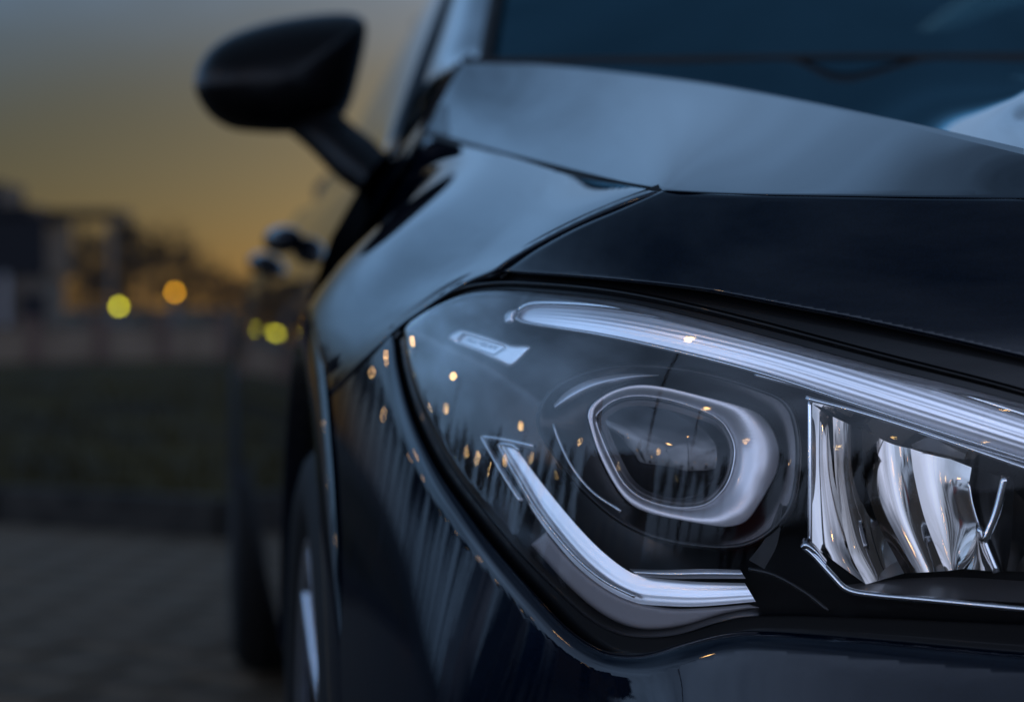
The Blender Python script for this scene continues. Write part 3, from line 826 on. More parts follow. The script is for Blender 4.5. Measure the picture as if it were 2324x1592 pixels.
# chamber floor and its bright trim line
M_FLOOR = mat('floor_satin', (.16, .15, .15), .42, .4)
hl(strip('chamber_floor', crv([(1900, 1318), (1990, 1300), (2100, 1292), (2200, 1293), (2324, 1300), (2460, 1305)]), crv([(1935, 1338), (2000, 1346), (2100, 1354), (2200, 1360), (2324, 1367), (2460, 1374)]), lambda a, b, s, t: RB(a, b) + .070 - .050 * s, M_FLOOR, None, 40, 9, .004))
hl(px_tube('trim_line', crv([(1826, 1240), (1850, 1262), (1890, 1306), (1925, 1338), (1990, 1350), (2100, 1360), (2324, 1381), (2460, 1392)]), md(.014), .0015, M_CHROME, None))
hl(strip('trim_tip', crv([(1816, 1236), (1826, 1219), (1850, 1236), (1876, 1270)]), crv([(1820, 1246), (1838, 1256), (1856, 1268), (1874, 1288)]), lambda a, b, s, t: RB(a, b) + .015 - .004 * np.sin(np.pi * s), M_CHROME, None, 14, 7, .008))
hl(strip('inner_divider', crv([(1700, 1270), (1740, 1215), (1770, 1140)]), crv([(1735, 1290), (1765, 1230), (1776, 1145)]), lambda a, b, s, t: RB(a, b) + .03, M_HOUSING, None, 14, 5, .01))
hl(px_tube('bezel_line', crv([(1700, 1290), (1760, 1305), (1830, 1345), (1880, 1385)]), md(.018), .0010, M_HOUSING, None))

# ------------------------------------------------------------------ flank, cabin, mirror, wheels
_pz = np.array([.22, .28, .35, .45, .55, .62, .70, .76, .82, .88, .93, .96])
_px = np.array([.16, .125, .104, .097, .094, .095, .104, .115, .136, .170, .213, .235])
def flank_x(z, Y):
    x = np.interp(z, _pz, _px)
    bul = np.exp(-((Y - 4.34) / .45) ** 2) * np.clip((.80 - np.abs(z - .62)) , 0, 1) * .022
    tail = np.clip(Y - 4.6, 0, 1) ** 2 * .35
    return x - bul + tail
def side_panel(name, Y0, Y1, zt, m=M_PAINT, n=26, k=34):
    V = []
    for Y in np.linspace(Y0, Y1, n):
        zb = .26
        for c in (1.61, 4.34):
            if abs(Y - c) < .40:
                zb = max(zb, .33 + math.sqrt(.40 ** 2 - (Y - c) ** 2))
        for s in np.linspace(0, 1, k):
            z = zb + (zt(Y) - zb) * s
            V.append((float(flank_x(z, Y)), Y, z))
    V = np.array(V)
    Fc = orient(V, grid_faces(n, k), np.array((-5., 3., 1.)))
    return adopt(mk(name, V, Fc, m))
belt = lambda Y: .922 + .022 * np.clip((Y - 2.1) / 2.2, 0, 1)
fd_ = side_panel('front_door', 2.066, 3.12, belt)
rd_ = side_panel('rear_door', 3.126, 4.02, belt)
side_panel('rear_quarter', 4.026, 5.12, lambda Y: .944 + .02 * (Y - 4.0))
M_SEALS = M_BLACKGLOSS
def handle(Y, z, xo, parent):
    """pull handle: a rounded bar on two feet, standing off the door"""
    P = []
    for t in np.linspace(0, 1, 17):
        P.append((xo - .004 * math.sin(math.pi * t), Y - .10 + .20 * t, z))
    rr = [.004 + .0165 * math.sin(math.pi * t) ** .35 for t in np.linspace(0.02, .98, 17)]
    hm = MB().tube(P, rr, 14)
    hm.V = [(xo + (v[0] - xo) * 1.35 + .006, v[1], v[2]) for v in hm.V]
    o = hm.build('door_handle', M_PAINT, None, True)
    SUBS.append((o, parent))
handle(2.95, .847, .126, fd_)
handle(3.95, .837, .130, rd_)
# side window, pillars, roof
rail0, rail1 = np.array((.335, 2.83, 1.135)), np.array((.43, 3.25, 1.37))
seal = [tuple(atY(890, 366, 2.27)), tuple(atY(906, 290, 2.42)), tuple(atY(945, 180, 2.6)), tuple(atY(990, 58, 2.82)), (.40, 3.12, 1.27), (.45, 3.5, 1.355), (.47, 4.0, 1.36), (.45, 4.6, 1.26), (.38, 5.0, 1.10)]
bot = [tuple(atY(890, 366, 2.27)), (.236, 2.5, .932), (.238, 2.8, .936), (.240, 3.1, .94), (.242, 3.5, .942), (.244, 3.9, .944), (.246, 4.2, .946), (.25, 4.6, .95), (.27, 5.0, .955)]
A, B = crv(seal, 8), crv(bot, 8)
s = np.linspace(0, 1, 15)[None, :, None]
V = (A[:, None] * (1 - s) + B[:, None] * s)
V[..., 0] -= .012 * np.sin(np.pi * s[..., 0])
V = V.reshape(-1, 3)
adopt(mk('side_window', V, orient(V, grid_faces(len(A), 15), np.array((-5., 3., 1.))), M_WIN))
o = adopt(MB().tube(A[:40], .0075, 8).build('window_seal', M_BLACKSATIN, None, True))
o = adopt(MB().tube(B, .008, 8).build('window_seal', M_BLACKSATIN, None, True))
# door-top sill below the glass to the flank
C = np.array([(float(flank_x(belt(y), y)), y, belt(y)) for y in B[:, 1]])
V = np.stack((C, (B + C) / 2 + np.array((.0, 0, .006)), B), 1).reshape(-1, 3)
adopt(mk('belt_moulding', V, orient(V, grid_faces(len(B), 3), np.array((-5., 3., 3.))), M_PAINT))
right = [tuple(atY(1046, 146, 1.98)), tuple(atY(1085, 132, 2.22)), tuple(atY(1105, 70, 2.36)), tuple(atY(1134, -5, 2.52)), (.44, 2.8, 1.26), (.52, 3.1, 1.37), (.55, 3.5, 1.41), (.56, 4.0, 1.41), (.56, 4.6, 1.31)]
left = [tuple(atY(900, 352, 2.16)), tuple(atY(918, 285, 2.38)), tuple(atY(955, 180, 2.58)), tuple(atY(998, 58, 2.80)), (.405, 3.11, 1.28), (.455, 3.5, 1.362), (.475, 4.0, 1.367), (.455, 4.6, 1.267), (.385, 5.0, 1.105)]
A2, B2 = crv(left, 10), crv(right, 10)
n2 = min(len(A2), len(B2)); A2, B2 = resample(A2, .04)[:], resample(B2, .04)[:]
tt = np.linspace(0, 1, 60)
A2 = np.stack([np.interp(tt, np.linspace(0, 1, len(A2)), A2[:, k]) for k in range(3)], 1); B2 = np.stack([np.interp(tt, np.linspace(0, 1, len(B2)), B2[:, k]) for k in range(3)], 1)
s = np.linspace(0, 1, 13)[None, :, None]
V = A2[:, None] * (1 - s) + B2[:, None] * s
bul = np.sin(np.pi * s[..., 0])
V[..., 2] += .018 * bul; V[..., 0] -= .006 * bul
V = V.reshape(-1, 3)
adopt(mk('windscreen_pillar', V, orient(V, grid_faces(60, 13), np.array((-3., 0., 3.))), M_PAINT))
# wing top between bonnet edge and pillar foot
w0 = crv([(.165, 1.965, .834), tuple(atY(966, 303, 1.85)), tuple(atY(985, 262, 1.865)), tuple(atY(1005, 222, 1.885)), tuple(atY(1030, 176, 1.905)), tuple(atY(1047, 146, 1.915))], 8)
w1 = crv([(.21, 2.16, .91), tuple(atY(897, 356, 2.17)), tuple(atY(925, 300, 2.26)), tuple(atY(958, 235, 2.33)), tuple(atY(1010, 165, 2.3)), tuple(atY(1075, 132, 2.24))], 8)
V = np.stack([w0 * (1 - q) + w1 * q + np.array((0, 0, .006 * math.sin(math.pi * q))) for q in np.linspace(0, 1, 9)], 1).reshape(-1, 3)
adopt(mk('pillar_foot', V, orient(V, grid_faces(len(w0), 9), np.array((-2., 0., 2.))), M_PAINT))
ribbon('bonnet_edge_backing', crv([(962, 300), (980, 262), (1001, 222), (1027, 175), (1046, 145)]), 22, lambda a, b: depthY(a, b, 1.90), M_RUBBER)  # same black backing, darkens the gap at the bonnet's rear edge
hin = adopt(panel('bonnet_hinge_cover', crvc([(975, 297), (984, 262), (1002, 236), (1014, 240), (1016, 275), (1020, 306), (1000, 305)], 5), lambda a, b: hoodA_d(a, b) - .004, M_BLACKGLOSS, None, 6, skirt=.01, rnd=(8, .004)))
# windscreen with its black border
def ws(u, v):
    b = np.array((.30 + 1.40 * u, 2.19 - .24 * math.sin(math.pi * u), .985 + .006 * math.sin(math.pi * u)))
    t = np.array((.50 + 1.0 * u, 3.14 - .20 * math.sin(math.pi * u), 1.375 + .04 * math.sin(math.pi * u)))
    p = b * (1 - v) + t * v
    p[2] += .035 * math.sin(math.pi * v); return p
def ws_patch(name, u0, u1, v0, v1, m, off, n=24):
    V = [ws(u, v) + np.array((0, -off * .45, off * .9)) for u in np.linspace(u0, u1, n) for v in np.linspace(v0, v1, n)]
    return adopt(mk(name, V, orient(V, grid_faces(n, n), np.array((1., -3., 3.))), m))
scr = ws_patch('windscreen', 0.0, 1, 0, 1, M_SCREEN, 0.0, 40)
for a in ((0.0, .055, 0, 1), (.945, 1.0, 0, 1), (.055, .945, 0, .10)):
    b_ = ws_patch('windscreen_border', *a, M_BLACKGLOSS, -.003, 16)
adopt(MB().tube([ws(.004, v) + np.array((-.004, -.012, .006)) for v in np.linspace(0, 1, 20)], .007, 8).build('windscreen_seal', M_RUBBER, None, True))
_fe = crv([tuple(atY(a, b, y + .012)) for a, b, y in far], 8)
adopt(MB().tube([p + np.array((0, 0, .001)) for p in _fe], .0032, 8).build('bonnet_dark_line', M_RUBBER, None, True))  # dark line added to part the like-toned bonnet and glass
# roof and rear, cabin inside
V = []
for Y, z, hw in ((3.12, 1.385, .52), (3.4, 1.43, .50), (3.8, 1.44, .48), (4.2, 1.41, .47), (4.6, 1.33, .48), (5.0, 1.19, .52), (5.25, 1.08, .56)):
    for q in np.linspace(-1, 1, 21):
        V.append((1.0 + q * hw, Y - (.18 * (1 - q * q) if Y < 3.2 else 0), z - .045 * abs(q) ** 3 + (.03 * (1 - q * q) if Y < 3.2 else 0)))
adopt(mk('roof', V, orient(V, grid_faces(7, 21), np.array((1., 0., 9.))), M_PAINT))
adopt(MB().box((1.0, 2.75, .86), (1.4, .9, .12)).build('dashboard', M_CABIN))
adopt(MB().box((1.0, 4.9, .8), (1.4, .5, .5)).build('rear_shelf', M_CABIN))
adopt(MB().box((1.0, 4.45, .92), (1.12, .2, .9), 0, .93).build('rear_bench_sky_block', M_CABIN))  # bench raised to full height to block sky showing through the cabin
adopt(MB().box((1.50, 3.85, .9), (.06, 1.3, .8), 0, 1.0).build('far_side_sky_block', M_CABIN))  # added block that hides sky leaking through the far window
for x in (.62, 1.38):
    st = MB().box((x, 3.45, .85), (.48, .16, .62), 0, .85).box((x, 3.2, .52), (.5, .5, .16))
    adopt(st.build('seat', M_CABIN))
adopt(MB().box((1.0, 3.2, .24), (1.62, 3.9, .10)).build('underbody', M_RUBBER))
adopt(MB().box((1.0, 5.12, .62), (1.5, .12, .62)).build('rear_bumper', M_PAINT))
# door mirror
mh = crvc([(441, 190), (452, 146), (480, 108), (530, 76), (610, 50), (700, 34), (775, 29), (815, 36), (831, 58), (829, 100), (814, 170), (797, 232), (772, 270), (720, 292), (655, 302), (585, 300), (525, 292), (480, 266), (452, 228)], 5)
mc = np.array((655, 175)); MD = 2.46
V = []
kk = [(.0, -.075), (.2, -.073), (.4, -.068), (.58, -.060), (.74, -.048), (.87, -.030), (.95, -.014), (1.0, .006), (1.0, .030), (.975, .05), (.93, .058)]
for p in mh:
    for kq, dz in kk:
        q = mc + (p - mc) * kq
        V.append(PHOTO.at(q[0], q[1], MD + dz + .00025 * (q[0] - 640)))
V = np.array(V)
mir = adopt(mk('side_mirror', V, orient(V, grid_faces(len(mh), len(kk), True), CAMP), M_MIRRORCAP))
V = [PHOTO.at(*(mc + (p - mc) * .93), MD + .056 + .00025 * ((mc + (p - mc) * .93)[0] - 640)) for p in mh]
gls = mk('mirror_glass', V, [tuple(range(len(V)))], M_CHROME, None, False); SUBS.append((gls, mir))
ar = strip('mirror_arm', crv([(640, 285), (665, 308), (705, 342), (770, 408), (840, 455)]), crv([(770, 250), (782, 266), (810, 290), (850, 322), (900, 380)]), lambda a, b, s_, t: 2.44 - .10 * t - .03 * np.sin(np.pi * s_), M_MIRRORCAP, None, 30, 13, .05); SUBS.append((ar, mir))
fp = crvc([(832, 440), (858, 385), (888, 372), (920, 352), (960, 318), (1004, 318), (985, 360), (962, 405), (935, 455), (902, 502), (860, 535), (798, 572), (818, 535), (834, 490)], 4)
ft = panel('mirror_foot_and_reflection', fp, lambda a, b: 2.30 - .0009 * (a - 800) - .00003 * (b - 370), M_MIRRORCAP, None, 10, skirt=.03, rnd=(12, .008)); SUBS.append((ft, mir))  # foot plus a black plate shaped as the mirror's reflection in the body

# wheels
def wheel(Yc, Xf):
    c = (Xf, Yc, WZ)
    rim = adopt(MB().lathe_x([(.0, .236), (-.004, .242), (.004, .246), (.012, .243), (.018, .232), (.03, .226), (.10, .215), (.2, .222)], c, 96).build('wheel', M_ALLOY, None, True))
    ty = MB().lathe_x([(.012, .240), (.004, .248), (-.008, .262), (-.012, .282), (-.006, .302), (.008, .318), (.030, .3255), (.06, .3275), (.11, .3285), (.16, .3275), (.20, .32), (.222, .30), (.224, .26), (.205, .238)], c, 120).build('tyre', M_TYRE, None, True)
    SUBS.append((ty, rim))
    tr = MB()
    for k in range(72):
        a = 2 * math.pi * k / 72
        for x in (.045, .085, .125, .165):
            ca, sa = math.cos(a + x * 2), math.sin(a + x * 2)
            r0, r1, hw = .324, .3325, .0105
            p = lambda r, t, xx: (c[0] + xx, c[1] + r * ca - t * sa, c[2] + r * sa + t * ca)
            V = [p(r0, -hw, x - .015), p(r0, hw, x - .015), p(r0, hw, x + .015), p(r0, -hw, x + .015), p(r1, -hw, x - .013), p(r1, hw, x - .013), p(r1, hw, x + .013), p(r1, -hw, x + .013)]
            tr.add(V, [(4, 5, 6, 7), (0, 1, 5, 4), (1, 2, 6, 5), (2, 3, 7, 6), (3, 0, 4, 7)])
    t_ = tr.build('tread', M_TYRE, None); t_['kind'] = 'stuff'; SUBS.append((t_, rim))
    for k in range(10):
        a = rad(36 * k + (7 if k % 2 else -7) + 4)
        V = []
        for r, hw, x0, x1 in ((.045, .018, .022, .06), (.10, .013, .010, .05), (.18, .011, .002, .04), (.238, .014, -.002, .035)):
            for xx, tw in ((x0, hw * .55), (x0 + .006, hw), (x1, hw)):
                for sg in (-1, 1):
                    V.append((c[0] + xx, c[1] + r * math.cos(a) - sg * tw * math.sin(a), c[2] + r * math.sin(a) + sg * tw * math.cos(a)))
        Fc = []
        for i in range(3):
            b = i * 6
            for p, q in ((0, 1), (1, 3), (3, 5), (5, 4), (4, 2), (2, 0)):
                Fc.append((b + p, b + q, b + 6 + q, b + 6 + p))
        sp = mk('spoke', V, orient(V, Fc, np.array((-2., c[1], c[2]))), M_ALLOY, None, True); SUBS.append((sp, rim))
    hb = MB().lathe_x([(.016, .0), (.016, .03), (.02, .045), (.05, .06), (.09, .07)], c, 40).build('hub_cap', M_ALLOY, None, True); SUBS.append((hb, rim))
    ds = MB().lathe_x([(.10, .06), (.10, .165), (.122, .165), (.122, .06)], c, 60, True).build('brake_disc', M_DISC, None, False); SUBS.append((ds, rim))
    return rim
wf = wheel(1.61, .094)
wr = wheel(4.34, .090)
# raised lettering on the front tyre's wall, running down its leading side
lt = MB()
word = 'MICHELIN'
tm = []
for i, ch in enumerate(word):
    me = text_mesh(ch, .034, 'letter')
    th = rad(165 - i * 6.2 + 40)                                # angle round the wheel, leading (-Y) side
    Vv = []
    for v in me.vertices:
        x, y = v.co.x * 1.15, v.co.y
        r = .283 + y
        a = th + x / .283
        Vv.append((.094 - .0125 - .0012 * (1 if v.co.z > 0 else 0), 1.61 + r * math.cos(a), WZ + r * math.sin(a)))
    lt.add(Vv, [tuple(p.vertices) for p in me.polygons])
    bpy.data.meshes.remove(me)
M_LETTER = mat('letter_rubber', (.05, .05, .05), .5)
l_ = lt.build('tyre_lettering', M_LETTER, None); SUBS.append((l_, wf))

# middle of the nose and bonnet, out to the centre line and across
def middle(name, pys, dfn, m, crown, n=33, zc=0.0):
    E = np.array([PHOTO.at(2698, y, float(np.ravel(dfn(np.array([2698.]), np.array([float(y)])))[0])) for y in pys])
    V = []
    for u in np.linspace(0, 1, n):
        for p, cr_ in zip(E, np.interp(np.linspace(0, 1, len(E)), [0, 1], crown)):
            q = np.array((p[0] * (1 - u) + (2 - p[0]) * u, p[1] - cr_ * math.sin(math.pi * u), p[2] + zc * math.sin(math.pi * u)))
            V.append(q)
    return adopt(mk(name, V, orient(V, grid_faces(n, len(E)), np.array((1., -4., 3.))), m))
middle('bonnet_middle', np.concatenate((np.linspace(456, 447, 3), np.linspace(444, 129, 16))), lambda a, b: np.where(b >= 447, hoodA_d(a, b), hoodC_d(a, b)), M_PAINT, (.09, .0), zc=.004)
middle('bonnet_nose_middle', np.linspace(914, 457, 14), md(), M_PAINT, (.10, .09))
middle('bumper_middle', np.linspace(1502, 2290, 20), bumper_d, M_PAINT, (.09, .06))
gri = middle('grille', np.linspace(1508, 905, 16), md(.03), M_BLACKGLOSS, (.10, .10))
for r_ in (960, 1060, 1160, 1260, 1360, 1450):
    E = PHOTO.at(2698, r_, float(mdepth(2698., float(r_))) + .022)
    P = [(E[0] * (1 - u) + (2 - E[0]) * u, E[1] - .10 * math.sin(math.pi * u), E[2]) for u in np.linspace(.02, .98, 25)]
    SUBS.append((MB().tube(P, .0035, 8).build('grille_bar', M_SILVER, None, True), gri))
# boot lid and tail so that the body closes
V = []
for Y, z, hw in ((4.95, .97, .62), (5.1, .985, .66), (5.3, .98, .66), (5.4, .9, .66), (5.4, .6, .68), (5.36, .3, .68)):
    for q in np.linspace(-1, 1, 15):
        V.append((1 + q * hw, Y - .06 * q * q, z))
adopt(mk('boot_lid', V, orient(V, grid_faces(6, 15), np.array((1., 9., 3.))), M_PAINT))

for ch, pa in SUBS:
    ch.parent = pa
    ch.matrix_parent_inverse = Matrix.Identity(4) if pa.parent is None else Matrix.Identity(4)
# parts sit at the world origin in their own coordinates and are offset by the car's Empty, so sub-parts need nothing more

# the car's other half: the same parts mirrored about its centre line
MIRROR = Matrix.Diagonal((-1, 1, 1, 1)) @ car_inv
SKIP = ('windscreen', 'roof', 'dashboard', 'seat', 'underbody', 'rear_bumper', 'boot_lid', 'rear_shelf', 'rear_bench_sky_block', 'far_side_sky_block', 'bonnet_middle', 'bonnet_nose_middle', 'bumper_middle', 'grille', 'windscreen_border')
for p_ in [o for o in bpy.data.objects if o.parent is car]:
    if p_.name.split('.')[0] in SKIP: continue
    q_ = p_.copy(); COL.objects.link(q_); q_.parent = car; q_.matrix_parent_inverse = MIRROR
    for s_ in [o for o in bpy.data.objects if o.parent is p_]:
        if s_.name.split('.')[0] == 'badge_lettering' or s_.name.split('.')[0] == 'tyre_lettering': continue
        t_ = s_.copy(); COL.objects.link(t_); t_.parent = q_

# ------------------------------------------------------------------ things round the car
M_BARK = mat('bark', (.035, .028, .022), .9, noise=(8, (.06, .05, .04), 4))
M_TWIG = mat('twig', (.03, .024, .018), .9)
M_BRICKWALL = mat('rendered_wall', (.17, .125, .09), .85, noise=(2.5, (.22, .165, .12), 5), spec=.1)
M_POST = mat('wall_post', (.10, .06, .045), .85, noise=(5, (.14, .08, .06), 4))
M_HEDGE = mat('hedge_leaf', (.03, .032, .014), .85, noise=(6, (.06, .055, .02), 4))
M_POLE = mat('galvanised_pole', (.10, .10, .10), .5, .6)
M_LAMPWARM = mat('lamp_warm', (.8, .6, .3), .4, emit=(1.0, .55, .20), estr=170)
M_LAMPORANGE = mat('lamp_orange', (.8, .5, .1), .4, emit=(1.0, .44, .01), estr=26)
M_LAMPYELLOW = mat('lamp_yellow', (.8, .8, .1), .4, emit=(.95, .86, .04), estr=22)
M_DARKCLAD = mat('dark_cladding', (.008, .009, .013), .6, spec=.2)
M_LIGHTCLAD = mat('light_cladding', (.09, .068, .05), .8)
M_WHITEPOST = mat('white_post', (.22, .22, .23), .6)
M_ROOFTILE = mat('roof_tile', (.05, .035, .03), .8, noise=(4, (.075, .05, .04), 4))
M_HOUSEWALL = mat('house_brick', (.16, .11, .085), .85, noise=(3, (.20, .14, .10), 5))
M_HGLASS = mat('house_glass', (.02, .025, .03), .08)
M_LITGLASS = mat('lit_window', (.6, .4, .2), .4, emit=(1.0, .55, .2), estr=2.5)

def bare_tree_mesh(seed, H, spread, upright=False, thick=.005):
    rr = random.Random(seed)
    tb, cb = MB(), MB()
    def branch(p, d, L, r, lev):
        pts, rs = [p.copy()], [r]
        q = p.copy(); dd = d.copy()
        seg = 5 if lev < 2 else 3
        for i in range(seg):
            dd = (dd + Vector((rr.uniform(-1, 1), rr.uniform(-1, 1), rr.uniform(-.4, .7) + (.3 if upright else 0))) * (.10 + .05 * lev)).normalized()
            q = q + dd * (L / seg); pts.append(q.copy()); rs.append(max(thick, r * (1 - .62 * (i + 1) / seg)))
        (tb if lev == 0 else cb).tube(pts, rs, 7 if lev == 0 else (5 if lev == 1 else 3), False)
        if lev >= 4: return
        nb = (11, 6, 5, 4)[lev]
        for k in range(nb):
            f = (.30 if lev == 0 else .2) + (.7 if lev == 0 else .8) * (k + rr.random()) / nb
            j = min(seg - 1, int(f * seg)); b = pts[j].lerp(pts[j + 1], f * seg - j)
            t = (pts[j + 1] - pts[j]).normalized()
            side = t.cross(Vector((rr.uniform(-1, 1), rr.uniform(-1, 1), rr.uniform(-1, 1)))).normalized()
            nd = (t * (1.0 if upright else .55) + side * spread * rr.uniform(.7, 1.2)).normalized()
            branch(b, nd, L * (.50 if lev == 0 else .58) * rr.uniform(.7, 1.15) * (1.1 - .5 * f if lev == 0 else 1), r * (.42 if lev == 0 else .5), lev + 1)
    branch(Vector((0, 0, 0)), Vector((0, 0, 1)), H * .8, H * (.019 if thick < .01 else .028), 0)
    def me(b, n):
        m = bpy.data.meshes.new(n); m.from_pydata([tuple(v) for v in b.V], [], b.F); m.update(); return m
    a, b = me(tb, 'trunk'), me(cb, 'crown'); a.materials.append(M_BARK); b.materials.append(M_TWIG)
    return a, b
TREES = [bare_tree_mesh(11, 10, .95, False, .03), bare_tree_mesh(12, 12, .5, True, .032), bare_tree_mesh(13, 11, .6, True, .032), bare_tree_mesh(14, 9, 1.0, False, .03)]
def tree(kind, loc, s, rz, label, group):
    t = tag(empty('bare_tree', loc, rz), label, 'tree', group); t.scale = (s, s, s)
    for n, me in zip(('trunk', 'crown'), TREES[kind]):
        o = bpy.data.objects.new(n, me); COL.objects.link(o); o.parent = t
rng = random.Random(21)
def gp(px, D, z=0.0):
    """place on the ground seen at column px, D metres ahead"""
    x = (px - CX) / FPX * D
    return (x * _ca + D * _sa, D * _ca - x * _sa, z)
# trees in view, beyond the low wall
bgl = 'small bare tree beyond the low wall across the verge'
for px, D, kind, s in ((330, 62, 0, .36), (250, 66, 3, .40), (400, 70, 3, .33), (470, 80, 0, .27), (535, 84, 3, .24), (195, 75, 0, .36), (580, 90, 0, .24), (120, 80, 3, .42)):
    tree(kind, gp(px, D), s, rng.uniform(0, 6), bgl, 'bare trees beyond the wall')
# rows of tall trees beside and behind the camera (seen mirrored in the bumper and the headlight glass)
for i in range(64):
    y = 150 - i * 3.9 + rng.uniform(-1.5, 1.5); x = -112 + rng.uniform(-4, 4)
    tree(1 + (i % 2), (x, y, 0), rng.uniform(.62, .95), rng.uniform(0, 6), 'tall slender bare tree in the long row mirrored in the bumper corner', 'tall tree row off the car\'s flank')
for i in range(9):
    az = rad(-122 - i * 9)
    tree((0, 3)[i % 2], (math.sin(az) * 75 + rng.uniform(-4, 4), math.cos(az) * 75 + rng.uniform(-4, 4), 0), rng.uniform(.6, .85), rng.uniform(0, 6), 'spreading bare tree behind the camera, mirrored in the headlight', 'spreading trees behind the camera')
for i in range(14):
    az = rad(-11 - i * 2.2); D_ = 95 + rng.uniform(-8, 12)
    tree(1 + (i % 2), (math.sin(az) * D_, math.cos(az) * D_, 0), rng.uniform(.5, .8), rng.uniform(0, 6), 'tall bare tree beyond the kiosk, mirrored along the bumper edge', 'tall trees beyond the kiosk')
# far hedge line that closes the horizon
def hedge(name, p0, p1, h, label, wd=1.6):
    V, Fc = [], []
    r2 = random.Random(int(p0[0] * 7 + h * 10))
    d = Vector((p1[0] - p0[0], p1[1] - p0[1], 0)); L = d.length; d.normalize(); nrm = Vector((-d.y, d.x, 0))
    for i in range(int(min(L * 60, 9000))):
        b = Vector((*p0, 0)) + d * r2.uniform(0, L) + nrm * r2.uniform(-wd, wd) * .5
        hh = h * (.75 + .25 * math.sin(b.x * .8) * math.sin(b.y * .37)) * (r2.random() ** .5)
        c = b + Vector((0, 0, hh)); s = .13
        k = len(V); V += [tuple(c + Vector((r2.uniform(-s, s), r2.uniform(-s, s), r2.uniform(-s, s)))) for _ in range(3)]; Fc.append((k, k + 1, k + 2))
    return tag(mk(name, V, Fc, M_HEDGE, None, False), label, 'hedge')
hedge('hedge', gp(-150, 95)[:2], gp(700, 110)[:2], 1.6, 'dark straggly hedge under the bare trees beyond the wall')
hedge('hedge', (-118, 155), (-118, -105), 2.4, 'low dark hedge along the foot of the tall tree row', 2.0)
# low wall beyond the verge
a, b = np.array(gp(-260, 24.0)[:2]), np.array(gp(500, 27.5)[:2])
wd = b - a; WL = np.linalg.norm(wd); wd /= WL; wang = math.atan2(wd[1], wd[0])
wall = tag(empty('low_wall', (a[0], a[1], 0), wang), 'low pale rendered wall with dark posts at the far edge of the verge', 'wall')
npan = 5; pw = WL / npan
for i in range(npan):
    MB().box((pw * (i + .5), 0, .28), (pw - .16, .14, .44)).build('wall_panel', M_BRICKWALL, wall)
    MB().box((pw * (i + .5), 0, .52), (pw - .16, .2, .04)).build('coping', M_LIGHTCLAD, wall)
for i in range(npan + 1):
    MB().box((pw * i, 0, .31), (.16, .2, .62)).box((pw * i, 0, .635), (.2, .24, .03)).build('post', M_POST, wall)
# kiosk with a canopy
kx, ky, _ = gp(18, 44)
ki = tag(empty('kiosk', (kx, ky, 0), -YAW), 'dark flat-roofed kiosk with a canopy beyond the low wall', 'kiosk')
MB().box((-1.0, 0, .7), (3.9, 2.4, 1.4)).build('wall', M_LIGHTCLAD, ki)
MB().box((-.95, -.03, 2.05), (4.1, 2.5, 1.25)).build('dark_band', M_DARKCLAD, ki)
MB().box((-1.3, 0, 2.78), (4.3, 2.9, .18)).box((-1.6, 0, 3.12), (3.4, 2.3, .5)).build('roof', M_DARKCLAD, ki)
MB().box((.25, -1.27, .75), (.16, .1, 1.45)).build('post', M_WHITEPOST, ki)
MB().box((.85, -1.27, .55), (.5, .08, 1.0)).build('door', M_DARKCLAD, ki)
MB().box((1.75, 0, 2.72), (1.5, 1.6, .16)).build('canopy', M_DARKCLAD, ki)
MB().box((2.3, -.6, 1.35), (.09, .09, 2.7)).build('post', M_POLE, ki)
# small lamps on bollards in view
def bollard(px, D, z, m, label, r=.036):
    x, y, _ = gp(px, D)
    t = tag(empty('bollard_lamp', (x, y, 0)), label, 'bollard lamp')
    MB().tube([(0, 0, 0), (0, 0, z - r)], .05, 10).build('post', M_POLE, t, True)
    b_ = MB(); b_.tube([(0, 0, z - r), (0, 0, z - r * .6), (0, 0, z), (0, 0, z + r * .6), (0, 0, z + r)], [r * .5, r * .85, r, r * .85, r * .4], 12)
    b_.build('lamp_globe', m, t, True)
    MB().tube([(0, 0, z + r), (0, 0, z + r + .02)], [.06, .03], 10).build('lamp_cap', M_POLE, t, True)
bollard(270, 31, .783, M_LAMPYELLOW, 'bollard lamp glowing yellow beyond the low wall')
bollard(397, 34, 1.017, M_LAMPORANGE, 'taller bollard lamp glowing orange beyond the low wall')
# street lamps beside and behind the camera
lampm = None
def street_lamp(x, y, h, rz, label, group, strength=1):
    global lampm
    if lampm is None:
        a_ = MB().tube([(0, 0, 0), (0, 0, .9), (0, 0, 1.0), (0, 0, 1)], [.09, .09, .055, .055], 10); a_.tube([(0, 0, 1.0), (0, 0, 4), (0, 0, 6.85), (.12, 0, 7.0), (.9, 0, 7.06)], [.055, .05, .042, .04, .035], 8)
        p = bpy.data.meshes.new('pole'); p.from_pydata([tuple(v) for v in a_.V], [], a_.F); p.materials.append(M_POLE)
        hb = MB().box((1.15, 0, 7.09), (.62, .28, .09), 0, .7)
        hm = bpy.data.meshes.new('lamp_head'); hm.from_pydata(hb.V, [], hb.F); hm.materials.append(M_POLE)
        lb = MB().box((1.15, 0, 7.0), (.52, .24, .09), 0, 1.0)
        lm = bpy.data.meshes.new('lamp_glass'); lm.from_pydata(lb.V, [], lb.F); lm.materials.append(M_LAMPWARM)
        lampm = (p, hm, lm)
    t = tag(empty('street_lamp', (x, y, 0), rz), label, 'street lamp', group)
    k_ = .45 + .6 * ((x * 12.9898 + y * 78.233) % 1.0)
    t.scale = (k_, k_, h / 7.0)
    for n, me in zip(('pole', 'lamp_head', 'lamp_glass'), lampm):
        o = bpy.data.objects.new(n, me); COL.objects.link(o); o.parent = t
